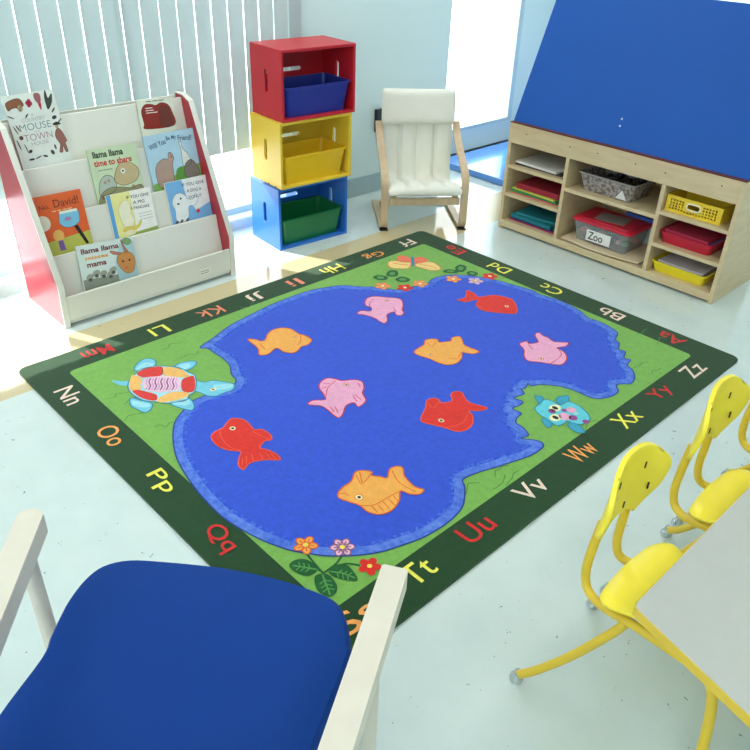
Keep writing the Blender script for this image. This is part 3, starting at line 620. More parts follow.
def art_mama(p, t, w, h):
    write(t, 'llama llama', w*.40, h*.87, .0006, .66*w, .115*h, MAROON, bold=.028)
    write(t, 'misses', w*.32, h*.71, .0006, .40*w, .08*h, paint((236, 164, 60)), bold=.025)
    write(t, 'mama', w*.30, h*.55, .0006, .34*w, .085*h, MAROON, bold=.028)
    p.flat([sc([(.62,0),(1,0),(1,.9),(.75,.9),(.62,.5)], w, h)], .0003, paint((170, 206, 210)))
    blob(p, [(.68,.40),(.66,.58),(.74,.68),(.86,.70),(.95,.62),(.98,.44),(.92,.24),(.80,.22)], w, h, paint((204, 140, 72)), .0006, BROWN)
    blob(p, [(.56,.78),(.66,.74),(.76,.68),(.70,.66),(.60,.70)], w, h, paint((190, 130, 110)), .0005, BROWN); blob(p, [(.78,.98),(.84,.80),(.88,.70),(.82,.70)], w, h, paint((190, 130, 110)), .0005, BROWN)
    blob(p, [(.80,.94),(.88,1.0),(.97,.92),(.90,.84)], w, h, paint((130, 168, 110)), .0004, INK)
    circ(p, .76, .50, .018, .02, w, h, INK, .0009); circ(p, .88, .50, .018, .02, w, h, INK, .0009); circ(p, .80, .34, .03, .02, w, h, paint((226, 96, 60)), .0009)
    for (a, b_) in ((.14,.30),(.26,.36),(.38,.32),(.5,.28),(.56,.36)): circ(p, a, b_, .07, .05, w, h, paint((160, 164, 148)), .0005, .4); circ(p, a, b_-.06, .035, .03, w, h, paint((90, 84, 76)), .0007)
    p.flat([sc([(.02,0),(.64,0),(.64,.24),(.02,.26)], w, h)], .0004, paint((140, 150, 134)))
book('white picture book with scattered small animals and grey title on the top tier', 4, (1, 96.5), (52.5, 89), paint((222, 228, 220)), art_mouse)
book('cream book with a dark red rounded picture on the top tier at right', 4, (136, 100.5), (172, 96.5), paint((222, 226, 206)), art_red)
book('pale green picture book with black and red title lettering above tan animals', 3, (86.5, 150.5), (135, 143), paint((200, 218, 180)), art_share)
book('light blue picture book with curved title, round brown animal and white bird', 3, (142.5, 137), (193.5, 127.5), paint((176, 210, 226)), art_friend, off=.002)
book('orange picture book with a round fishbowl on its cover at the left', 2, (29, 199), (80, 189), paint((222, 96, 40)), art_david)
book('white and yellow picture book with a blue spine strip', 2, (105.5, 196), (150, 187), paint((240, 240, 232)), art_pig)
book('blue and white picture book with a white dog beside the red side panel', 2, (164.5, 183.5), (206, 174.5), paint((236, 238, 236)), art_dog)
book('picture book with maroon title and brown long-eared head on the lowest tier', 1, (75.5, 247), (132, 236.5), paint((214, 228, 222)), art_mama)

# ================================================================== CRATES AND BINS
CA = math.atan2(2.044-2.078, 1.891-1.462); CO = Vector((1.462, 2.078, 0))
def stadium(cx, cy, a, b_, n=8, vert=True):
    out = []
    for s_ in (0, 1):
        for i in range(n+1):
            an = PI*s_+PI*i/n
            out.append((cx+b_*math.cos(an), cy+(a-b_ if s_ == 0 else -(a-b_))+b_*math.sin(an)))
    return out if vert else [(cx+(q-cy), cy+(p-cx)) for p, q in out]
CW, CD, CH, CT = .430, .268, .3205, .013
def crate(z, rgb, label, bin_rgb, bin_label, ox=0, oy=0):
    m = M('painted_crate', rgb, rough=.4, noise=.02); dk = plastic((40, 40, 46))
    t = thing('storage_crate', label, 'crate', (CO.x+ox, CO.y+oy, z), CA, 'stacked crates')
    XZ = Matrix(((1, 0, 0, 0), (0, 0, 1, 0), (0, 1, 0, 0), (0, 0, 0, 1)))
    for nm, x0 in (('side_panel', 0), ('side_panel', CW-CT)):
        p = MB(); p.prism([[(0, 0), (CD, 0), (CD, CH), (0, CH)], stadium(CD/2, CH*.53, .052, .013)], x0, x0+CT, m, YZX)
        po = p.build(nm, t, bevel=.001)
        if x0 == 0:
            for k in (.18, .42, .66):
                q = MB(); q.box((-.0006, CD*k, .0004), (.004, CD*k+.010, .007), dk)
                q.build('joint_slot', po)
    p = MB(); p.box((CT, 0, 0), (CW-CT, CD, CT), m); p.build('bottom_panel', t, bevel=.001)
    p = MB(); p.box((CT, 0, CH-CT), (CW-CT, CD, CH), m); p.build('top_panel', t, bevel=.001)
    p = MB(); p.prism([[(CT, CT), (CW-CT, CT), (CW-CT, CH-CT), (CT, CH-CT)], stadium(CW*.36, CH*.565, .13, .010, vert=False)], CD-.010, CD, m, XZ); p.build('back_panel', t)
    # bin
    bm_ = plastic(bin_rgb, .3); bt = thing('plastic_bin', bin_label, 'bin', (CO.x+ox, CO.y+oy, z), CA, 'bins in the crates')
    w, d, h = .392, .225, .138; cx, cy = CW*.5, .120
    z0 = CT+.0005; R = []
    def ring(ww, dd, r_, zz): return [(cx+a, cy+b_, zz) for a, b_ in rrect(ww, dd, r_, 5)]
    R = [ring(w-.05, d-.04, .02, z0), ring(w-.008, d-.008, .025, z0+h-.012), ring(w+.006, d+.006, .028, z0+h-.010), ring(w+.006, d+.006, .028, z0+h), ring(w-.012, d-.012, .022, z0+h), ring(w-.056, d-.046, .018, z0+.004)]
    p = MB(); p.loft(R, bm_); p.build('tub', bt, fix=True)
    return t
crate(0, (40, 112, 200), 'blue painted crate at the bottom of the stack, on the floor', (10, 110, 60), 'green plastic bin inside the bottom blue crate')
crate(CH+.001, (236, 204, 60), 'yellow painted crate in the middle of the stack', (240, 196, 30), 'yellow plastic bin inside the middle yellow crate', .013, -.012)
crate(2*(CH+.001), (196, 28, 44), 'red painted crate on top of the stack', (30, 50, 150), 'dark blue plastic bin inside the top red crate', .030, -.016)

# ================================================================== WHITE ARMCHAIR (far)
PM = Vector((2.2535, 1.8165, 0)); ang = math.atan2(-.605, .796)   # local x = right across, local y = toward the back
pc = thing('childs_armchair', 'white cushioned bentwood armchair between the crates and the wooden cabinet', 'chair', PM, ang)
def strip(mb, path, w, th, m, x):
    """laminated wood strip: path in (y, z), width along x"""
    n = len(path); rings = []
    for i, (y, z) in enumerate(path):
        a = Vector(path[max(i-1, 0)]); b_ = Vector(path[min(i+1, n-1)]); t = (b_-a).normalized(); nn = Vector((-t.y, t.x))*th/2
        rings.append([(x-w/2, y+nn.x, z+nn.y), (x+w/2, y+nn.x, z+nn.y), (x+w/2, y-nn.x, z-nn.y), (x-w/2, y-nn.x, z-nn.y)])
    mb.loft(rings, m)
# profile in (y back, z): runner back end -> front foot -> up the leg -> over into the arm
pf = [(.44, .012), (.30, .012), (.10, .012), (.02, .016), (-.004, .05), (.000, .12), (.004, .20), (.006, .255), (.035, .30), (.10, .335), (.20, .375), (.29, .42), (.34, .46), (.365, .50)]
pf = [(p.x, p.y) for p in spline(pf, 4, False)]
for s_ in (-1, 1):
    p = MB(); strip(p, pf, .040, .016, BIRCH, s_*.220); fo = p.build('side_frame', pc, fix=True)
    q = MB(); q.box((s_*.220-.022, -.012, 0.0), (s_*.220+.022, .03, .006), BLACK); q.build('foot_pad', fo)
p = MB(); p.box((-.195, .0, .140), (.195, .016, .180), BIRCH); p.build('front_rail', pc, bevel=.002)
p = MB(); p.box((-.195, .40, .004), (.195, .43, .020), BIRCH); p.build('rear_rail', pc, bevel=.002)
sf = [(.008, .187), (.15, .165), (.27, .140), (.345, .135), (.375, .18), (.39, .32), (.405, .48), (.418, .62)]
for s_ in (-1, 1):
    p = MB(); strip(p, [(a.x, a.y) for a in spline(sf, 3, False)], .03, .012, BIRCH, s_*.17); p.build('seat_bow', pc, fix=True)
CUSH = M('white_canvas', (236, 236, 224), rough=.85, spec=.2, noise=.03, nscale=8, bump=.25, bscale=160)
def cushion(mb, path, hw, th, m, nst=4, channels=0, dep=.25, n=36, p_=3.0):
    S = spline(path, nst, False); k = len(S); rings = []
    for i, c in enumerate(S):
        a = S[max(i-1, 0)]; b_ = S[min(i+1, k-1)]; t = (b_-a).normalized(); nn = Vector((-t.y, t.x))
        e = min(1, math.sqrt(max(.0, 1-(1-min(1, i/3.0))**2))) if i < 3 else (math.sqrt(max(0, 1-(1-min(1, (k-1-i)/3.0))**2)) if i > k-4 else 1)
        e = max(e, .25); W = (hw if not callable(hw) else hw(i/(k-1)))*(.94+.06*e); ring = []
        for j in range(n):
            an = 2*PI*j/n; cx = math.copysign(abs(math.cos(an))**(2/p_), math.cos(an)); sn = math.copysign(abs(math.sin(an))**(2/p_), math.sin(an))
            tt = th/2*e*sn
            if channels and sn > 0 and i > 2:
                u = cx*(channels+1)/2; fr = abs(u-round(u)) if channels % 2 else abs(u-math.floor(u)-.5)
                tt *= 1-dep*math.exp(-(fr/.10)**2)
            ring.append((W*cx, c.x+nn.x*tt, c.y+nn.y*tt))
        rings.append(ring)
    mb.loft(rings, m)
p = MB(); cushion(p, [(-.025, .205), (.02, .232), (.12, .212), (.23, .186), (.31, .178), (.350, .215), (.366, .32), (.380, .44), (.394, .56), (.405, .655)], .203, .054, CUSH, 4, 3, .8, 120)
p.build('seat_cushion', pc, fix=True)
p = MB(); cushion(p, [(.348, .490), (.356, .55), (.366, .61), (.374, .672)], .207, .075, CUSH, 5, 0)
p.build('headrest_pillow', pc, fix=True)
a = on_y(379.5, 109, YB-.01); b2 = on_y(379.5, 131, YB-.01)
it = thing('wall_intercom', 'small black box with a white corner on the wall behind the white chair', 'intercom', (a.x, YB, b2.z))
p = MB(); p.box((-.03, -.02, 0), (.03, 0, a.z-b2.z), BLACK); p.build('housing', it, bevel=.002)
p = MB(); p.box((-.012, -.022, .006), (.012, -.02, .03), WHITE); p.build('white_button', it)

# ================================================================== CABINET
cb = thing('storage_cabinet', 'light wooden cubby cabinet with a sloping blue board on top', 'cabinet', (0, 0, 0))
CX0, CX1, CY0, CY1, CZ = 2.62, 3.05, .315, 1.578, .58
def cbx(nm, lo, hi, m=MAPLE, bevel=.0015, par=cb): p = MB(); p.box(lo, hi, m); return p.build(nm, par, bevel=bevel)
cbx('side_panel', (CX0, CY0, 0), (CX1, CY0+.020, CZ)); cbx('side_panel', (CX0, CY1-.020, 0), (CX1, CY1, CZ))
cbx('bottom_board', (CX0+.001, CY0+.02, .012), (CX1, CY1-.02, .050)); cbx('top_board', (CX0+.018, CY0+.02, CZ-.018), (CX1, CY1-.02, CZ))
cbx('back_panel', (CX1-.012, CY0+.02, .05), (CX1-.001, CY1-.02, CZ-.018))
tr = cbx('top_rail', (CX0, CY0+.02, .478), (CX0+.018, CY1-.02, CZ))
q = MB()
for zx, zy in ((130, 165), (250, 200), (327, 218), (432, 247), (515, 272), (672, 308)):
    c = on_x(480+zx/2.778, 75+zy/2.778, CX0); q.tube([(CX0-.001, c.y, c.z), (CX0+.002, c.y, c.z)], .0035, plastic((70, 60, 50)), 10)
q.build('bolt_heads', tr)
cbx('divider', (CX0, 1.190, .05), (CX1-.012, 1.210, .478)); cbx('divider', (CX0, .664, .05), (CX1-.012, .684, .478))
for (y0, y1, z) in ((1.21, 1.558, .360), (1.21, 1.558, .206), (.684, 1.19, .328), (.335, .664, .357), (.335, .664, .199)):
    cbx('shelf', (CX0+.001, y0, z-.018), (CX1-.012, y1, z))
BB = M('blue_felt_board', (22, 84, 170), rough=.6, spec=.3, noise=.03, nscale=3, bump=.1)
BRD = MB()
sl = .41; zt0, zt1 = CZ+.004, 1.22
def bd(dz, off): return (2.645+sl*dz+off, CZ+.004+dz)
BRD.prism([[bd(0, 0), bd(.64, 0), (bd(.64, 0)[0]+.016, bd(.64, 0)[1]-.003), (bd(0, 0)[0]+.018, bd(0, 0)[1])]], CY0-.0, CY1, BB, Matrix(((1, 0, 0, 0), (0, 0, 1, 0), (0, 1, 0, 0), (0, 0, 0, 1))))
bo = BRD.build('display_board', cb, bevel=.002); tag(bo, 'blue sloping board', None)
bp2 = MB()
bp2.prism([[(3.03, CZ+.004), (2.925, 1.20), (2.91, 1.195), (3.012, CZ+.004)]], CY0, CY1, BB, Matrix(((1, 0, 0, 0), (0, 0, 1, 0), (0, 1, 0, 0), (0, 0, 0, 1)))); bp2.build('display_board', cb)
p = MB(); p.box((CX0-.001, CY0, CZ), (2.645, CY1, CZ+.005), M('dark_red_strip', (96, 40, 40), rough=.6)); p.build('board_strip', cb)  # thin dark red strip along the foot of the blue board
for (xx, yy) in ((622, 119), (620, 126)):
    n = Vector((1, 0, -sl)).normalized(); c = on_plane(xx, yy, Vector((2.645, 0, CZ+.004)), n)
    p = MB(); p.box((c.x-.002, c.y-.004, c.z-.004), (c.x+.002, c.y+.004, c.z+.004), plastic((220, 225, 230))); p.build('pin', bo)

def rot_box(name, label, cat, cx, cy, z0, lx, ly, lz, rz, m, group=None, th_sheets=0):
    t = MB(); t.box((-lx/2, -ly/2, 0), (lx/2, ly/2, lz), m); o = t.build(name, bevel=min(.002, lz*.3)); o.location = (cx, cy, z0); o.rotation_euler = (0, 0, rz)
    return tag(o, label, cat, group)
PA = lambda c: M('paper', c, rough=.7, noise=.04, nscale=20)
g1 = 'folders and paper in the left cubbies'
rot_box('folder', 'thin dark folder under the white paper on the top left shelf', 'folder', 2.775, 1.395, .3605, .24, .29, .007, .02, PA((70, 64, 62)), g1)
rot_box('paper_stack', 'flat stack of white paper on the top left shelf', 'paper', 2.775, 1.405, .3682, .24, .27, .012, -.03, PA((226, 226, 220)), g1)
rot_box('folder', 'pink folder lowest on the middle left shelf', 'folder', 2.765, 1.395, .2065, .24, .28, .006, .0, PA((226, 110, 110)), g1)
rot_box('folder', 'green folder on the middle left shelf', 'folder', 2.77, 1.396, .2130, .24, .29, .012, .03, PA((60, 140, 80)), g1)
rot_box('folder', 'lime yellow folder on the middle left shelf', 'folder', 2.772, 1.398, .2255, .24, .28, .007, -.02, PA((206, 214, 90)), g1)
rot_box('folder', 'thick dark red folder on top on the middle left shelf', 'folder', 2.785, 1.385, .2330, .24, .27, .030, .02, PA((160, 36, 56)), g1)
rot_box('folder', 'thin magenta folder lowest in the bottom left cubby', 'folder', 2.775, 1.385, .0505, .24, .30, .006, .0, PA((190, 60, 100)), g1)
rot_box('folder', 'dark blue folder in the bottom left cubby', 'folder', 2.78, 1.380, .0570, .24, .29, .010, .02, PA((40, 50, 110)), g1)
rot_box('folder', 'teal folder in the bottom left cubby, under the top one', 'folder', 2.775, 1.390, .0675, .24, .27, .020, -.03, PA((20, 120, 136)), g1)
rot_box('folder', 'tilted teal folder topmost in the bottom left cubby', 'folder', 2.785, 1.385, .0880, .22, .25, .012, .10, PA((30, 134, 150)), g1)
# centre cubby: boards
mb = MB(); mb.prism([[(CX0+.012, 1.17), (CX0-.012, 1.0), (CX0-.006, .86), (CX0+.02, .72), (CX1-.05, .71), (CX1-.05, 1.17)]], .060, .066, PA((226, 206, 170)))
o = mb.build('card_sheet', bevel=.001); tag(o, 'large cream card sheet under the clear tub in the middle cubby', 'card')
rot_box('paper_stack', 'grey stack of sheets below the cream card in the middle cubby', 'paper', 2.80, .94, .0505, .30, .44, .009, 0, PA((150, 150, 144)))
def rings_tray(cx, cy, z0, w, d, h, tap, th, r_=.015, rim=.004, rz=0):
    X = Matrix.Translation((cx, cy, z0)) @ Matrix.Rotation(rz, 4, 'Z')
    def R(ww, dd, zz): return [X @ Vector((a, b_, zz)) for a, b_ in rrect(ww, dd, r_, 4)]
    return [R(w-2*tap, d-2*tap, 0), R(w-.002, d-.002, h-.006), R(w+2*rim, d+2*rim, h-.005), R(w+2*rim, d+2*rim, h), R(w-2*th, d-2*th, h), R(w-2*tap-2*th, d-2*tap-2*th, .003)]
# clear tub with red lid
tubm = bpy.data.materials.new('clear_plastic'); tubm.use_nodes = True; nt = tubm.node_tree; nt.nodes.clear()
o_ = nt.nodes.new('ShaderNodeOutputMaterial'); t_ = nt.nodes.new('ShaderNodeBsdfTransparent'); t_.inputs[0].default_value = (.9, .92, .92, 1); g_ = nt.nodes.new('ShaderNodeBsdfPrincipled'); g_.inputs['Base Color'].default_value = (.7, .74, .74, 1); g_.inputs['Roughness'].default_value = .2
mx = nt.nodes.new('ShaderNodeMixShader'); mx.inputs[0].default_value = .2; nt.links.new(t_.outputs[0], mx.inputs[1]); nt.links.new(g_.outputs[0], mx.inputs[2]); nt.links.new(mx.outputs[0], o_.inputs[0])
TCX, TCY, TZ = 2.765, .965, .0665
t = thing('storage_tub', 'clear plastic tub with a red lid and white label in the middle cubby', 'tub', (TCX, TCY, TZ))
p = MB(); p.loft(rings_tray(0, 0, 0, .22, .325, .105, .018, .003), tubm); p.build('tub_body', t, fix=True)
LIDM = plastic((206, 30, 60))
def R2(w, d, z, r_=.02): return [(a, b_, z) for a, b_ in rrect(w, d, r_, 5)]
p = MB(); p.loft([R2(.232, .338, .1055), R2(.236, .342, .1075), R2(.236, .342, .117), R2(.228, .334, .121), R2(.19, .29, .121), R2(.186, .286, .125)], LIDM); p.build('lid', t, fix=True)
p = MB(Matrix.Translation((-.1045, 0, 0)))
lab = Matrix(((0, 0, 1, 0), (-1, 0, 0, 0), (0, 1, 0, 0), (0, 0, 0, 1)))
p.box((-.004, -.065, .018), (-.001, .075, .075), plastic((236, 236, 232))); lbo = p.build('label', t)
p = MB(Matrix.Translation((-.109, .02, .047)) @ Matrix(((0, 0, -1, 0), (-1, 0, 0, 0), (0, 1, 0, 0), (0, 0, 0, 1)))); write(p, 'Zoo', 0, 0, .0004, .085, .042, INK, bold=.01); p.build('lettering', lbo, smooth=False)
rn = random.Random(3)
for i in range(16):
    col = [(30, 130, 90), (200, 60, 70), (230, 150, 160), (60, 90, 80), (40, 60, 120), (214, 190, 90)][i % 6]
    s_ = MB(); rr = rn.uniform(.018, .026); s_.ball((0, 0, 0), rr, plastic(col), 12, sq=(1, 1.2, .8)); o = s_.build('toy')
    o.location = (TCX-.055+.11*(i % 2)+.01*rn.random(), TCY-.115+.033*(i//2), TZ+.028+rn.uniform(0, .03)); tag(o, 'small coloured toys jumbled inside the clear red-lidded tub', 'toy', 'toys in the clear tub')
rot_box('paper_note', 'grey and white printed sheet lying on the red tub lid', 'paper', TCX, TCY, TZ+.1255, .12, .16, .001, .15, PA((150, 140, 140)))
rot_box('folder', 'pale folder leaning flat behind the red-lidded tub', 'folder', 2.955, .84, .0665, .12, .26, .10, 0, PA((190, 206, 206)))
rot_box('game_box', 'blue flat box on the pale folder behind the red-lidded tub', 'box', 2.955, .83, .167, .13, .27, .035, .02, PA((70, 110, 200)))
# wire basket
BASK = streak_material('woven_grey_wire', (112, 102, 98), (176, 168, 162), 60, .40, .60, .5)
t = thing('wire_basket', 'grey woven basket with dark contents on the middle top shelf', 'basket', (2.775, .985, .3285))
p = MB(); p.loft(rings_tray(0, 0, 0, .24, .31, .090, .022, .004), BASK); p.build('basket_body', t, fix=True)
p = MB(); p.tube([(a, b_, .09) for a, b_ in rrect(.248, .318, .015, 4)], .004, plastic((150, 146, 142)), 8, True); p.build('rim', t)
p = MB(Matrix.Translation((-.112, -.09, .03))); p.prism([[(-.03, -.02), (.03, -.02), (.0, .025)]], -.0015, .0015, plastic((230, 230, 226)), Matrix(((0, 0, 1, 0), (1, 0, 0, 0), (0, 1, 0, 0), (0, 0, 0, 1)))); p.build('white_tag', t)
for i in range(12):
    s_ = MB(); s_.ball((0, 0, 0), .026, plastic([(30, 30, 34), (60, 56, 54), (40, 44, 60)][i % 3]), 10, sq=(1, 1.3, .8)); o = s_.build('block'); o.location = (2.775-.05+.05*(i % 3), .985-.10+.06*(i//3), .3285+.055+rn.uniform(-.015, .015)); o.rotation_euler = (rn.random(), rn.random(), rn.random()*3)
    tag(o, 'dark rounded pieces heaped in the grey woven basket', 'toy', 'dark pieces in the basket')
# yellow basket with holes
YB_ = plastic((240, 206, 50)); yf, yb = .632, .375
t = thing('plastic_basket', 'yellow perforated basket with a white handle on the top right shelf', 'basket', (2.650, .390, .3575))
W_, D_, H_ = .268, .20, .074
holes = []
for c in list(range(1, 6))+list(range(12, 17)):
    for r_ in range(4): a = .008+c*.0145; holes.append([(a, .014+r_*.013), (a+.009, .014+r_*.013), (a+.009, .022+r_*.013), (a, .022+r_*.013)])
for c in range(6, 12): a = .008+c*.0145; holes.append([(a, .010), (a+.009, .010), (a+.009, .019), (a, .019)])
holes.append([(W_/2+(p_[0]), .044+(p_[1])) for p_ in rrect(.056, .022, .010, 4)])
FY = Matrix(((0, 0, 1, 0), (1, 0, 0, 0), (0, 1, 0, 0), (0, 0, 0, 1)))
p = MB(); p.prism([[(0, 0), (W_, 0), (W_, H_), (0, H_)]]+holes, 0, .003, YB_, FY)
p.prism([[(0, 0), (W_, 0), (W_, H_), (0, H_)]], D_-.003, D_, YB_, FY)
p.box((.003, 0, 0), (D_-.003, .003, H_), YB_); p.box((.003, W_-.003, 0), (D_-.003, W_, H_), YB_); p.box((.003, .003, 0), (D_-.003, W_-.003, .003), YB_); p.build('basket_body', t)
p = MB(); p.tube([(x_, y_, H_) for x_, y_ in rrect(D_, W_, .012, 4, D_/2, W_/2)], .004, YB_, 8, True); p.build('rim', t)
p = MB(); p.tube([(-.001, W_/2+a, .044+b_) for a, b_ in rrect(.066, .030, .014, 5)], .0038, plastic((244, 242, 214)), 8, True); hb = p.build('handle', t); tag(hb, 'white oval handle ring', None)
# red and yellow trays
def tray(name, label, cx, cy, z0, w, d, h, m, rz=0):
    t = thing(name, label, 'tray', (cx, cy, z0), rz); p = MB(); p.loft(rings_tray(0, 0, 0, w, d, h, .012, .003, .02), m); p.build('tray_body', t, fix=True); return t
tray('paper_tray', 'red plastic tray of folders on the middle right shelf', 2.765, .526, .1995, .22, .262, .055, plastic((196, 24, 56)))
g2 = 'folders in the red tray'
rot_box('folder', 'dark red folder lying lowest in the red tray', 'folder', 2.765, .526, .204, .185, .225, .030, 0, PA((150, 30, 60)), g2)
rot_box('folder', 'light blue folder inside the red tray', 'folder', 2.765, .520, .2345, .18, .215, .010, .03, PA((110, 140, 190)), g2)
rot_box('folder', 'pinkish red folder heaped topmost in the red tray', 'folder', 2.765, .530, .2450, .18, .22, .016, -.05, PA((190, 50, 80)), g2)
tray('paper_tray', 'yellow plastic tray holding white paper in the bottom right cubby', 2.765, .522, .0505, .23, .275, .052, plastic((244, 222, 40)))
rot_box('paper_stack', 'white paper stack in the yellow tray', 'paper', 2.765, .522, .0555, .19, .23, .050, 0, PA((206, 196, 206)))

# ================================================================== FLOOR MAT
mb = MB(); mb.box((3.20, .9, 0.0005), (4.42, 2.56, .045), M('blue_vinyl', (60, 136, 222), rough=.2, spec=1.0, coat=1, noise=.01)); o = mb.build('floor_mat', bevel=.006)
tag(o, 'flat glossy blue floor mat behind the cabinet by the glass door', 'mat')

# ================================================================== FOREGROUND ARMCHAIR
FM = Vector((-.21, .080, 0)); fa = math.atan2(-.797, .604)    # local x = across to the right, local y = forward
fc = thing('wooden_armchair', 'pale wooden armchair with a blue seat in the near left corner', 'chair', FM, fa)
def loc(px, py, z):
    v = on_z(px, py, z)-FM; return Vector((v.x*.604-v.y*.797, v.x*.797+v.y*.604, z))
AZ = .55
def arm(tipL, tipR, backL, backR, w_extra=0):
    pass
def board(mb, a, b_, w, z0, z1, m, front_r=.02):
    """flat board from rear point a to front point b, rounded front corners"""
    d = (b_-a); L = d.length; d.normalize(); ang_ = math.atan2(d.y, d.x)
    out = [(0, -w/2)]
    for i in range(6): t_ = -PI/2+PI/2*i/5; out.append((L-front_r+front_r*math.cos(t_), -w/2+front_r+front_r*math.sin(t_)))
    for i in range(6): t_ = PI/2*i/5; out.append((L-front_r+front_r*math.cos(t_), w/2-front_r+front_r*math.sin(t_)))
    out.append((0, w/2)); mb.prism([out], z0, z1, m, Matrix.Translation((a.x, a.y, 0)) @ Matrix.Rotation(ang_, 4, 'Z'))
rt = (loc(383, 562, AZ)+loc(408, 571, AZ))/2; rb = (loc(350, 662, AZ)+loc(378, 662, AZ))/2
rw = .040
rd = (rb-rt).normalized()
p = MB(); board(p, rt+rd*.47, rt, .048, AZ-.045, AZ, CREAMWOOD, .006); p.build('armrest', fc, bevel=.004)
lt = loc(24, 505, AZ); lb2 = loc(-22, 640, AZ); ld = (lb2-lt).normalized()
# left armrest: inner edge seen at (44,536)->(9,644)
li = loc(45, 508, AZ); lj = loc(-8, 640, AZ); ld = (lj-li).normalized(); side = Vector((ld.y, -ld.x, 0)); side = side if side.x < 0 else -side
c0 = li+side*.023
p = MB(); board(p, c0+ld*.47, c0, .050, AZ-.045, AZ, CREAMWOOD, .022); p.build('armrest', fc, bevel=.006)
legm = CREAMWOOD
def leg(x, y, z1, r_=.016): p = MB(); p.tube([(x, y, 0), (x, y, z1)], r_, legm, 14); return p.build('leg', fc)
lfl = c0+ld*.075; rfl = rt+rd*.14
leg(lfl.x+.000, lfl.y, AZ-.045); leg(rfl.x-.004, rfl.y, AZ-.045)
lrl = c0+ld*.44; rrl = rt+rd*.44
leg(lrl.x, lrl.y, AZ-.045); leg(rrl.x, rrl.y, AZ-.045)
p = MB()
p.tube([(lfl.x, lfl.y, .28), (rfl.x, rfl.y, .28)], .013, legm); p.build('cross_rail', fc)
# blue seat
SZ = .40
so = [loc(x_, y_, SZ-.012) for x_, y_ in ((41, 660.4), (49.8, 640), (58.7, 620.8), (69, 601.7), (85, 581), (102.6, 568), (129, 562), (164, 563.6), (214, 568.5), (252, 575), (284, 582.6), (308, 590), (330, 599), (341, 608), (347, 620), (350.5, 636), (351, 650), (350, 664))]
so += [Vector((.262, -.30, SZ)), Vector((.26, -.42, SZ)), Vector((.20, -.485, SZ)), Vector((0, -.50, SZ)), Vector((-.20, -.485, SZ)), Vector((-.26, -.42, SZ)), Vector((-.268, -.32, SZ))]
so = spline(so, 4)
c = Vector((0, -.2, 0))
def srg(sc_, z): return [((v.x-c.x)*sc_+c.x, (v.y-c.y)*sc_+c.y, z) for v in so]
SEATM = M('blue_upholstery', (10, 60, 140), rough=.6, spec=.15, noise=.03, nscale=5, bump=.15, bscale=300)
p = MB(); p.loft([srg(.90, SZ-.065), srg(.965, SZ-.058), srg(.993, SZ-.042), srg(1.0, SZ-.022), srg(.992, SZ-.007), srg(.965, SZ+.003), srg(.9, SZ+.006), srg(.6, SZ+.008), srg(.2, SZ+.006)], SEATM); p.build('seat', fc, fix=True)
p = MB(); cushion(p, [(0, 0), (0, .08), (0, .16), (0, .24)], .245, .06, SEATM, 5); bo_ = p.build('backrest', fc, fix=True); bo_.location = (0, -.53, .44); bo_.rotation_euler = (math.radians(12), 0, 0)
p = MB(); p.tube([(lrl.x, lrl.y, .46), (rrl.x, rrl.y, .46)], .013, legm); p.build('cross_rail', fc)

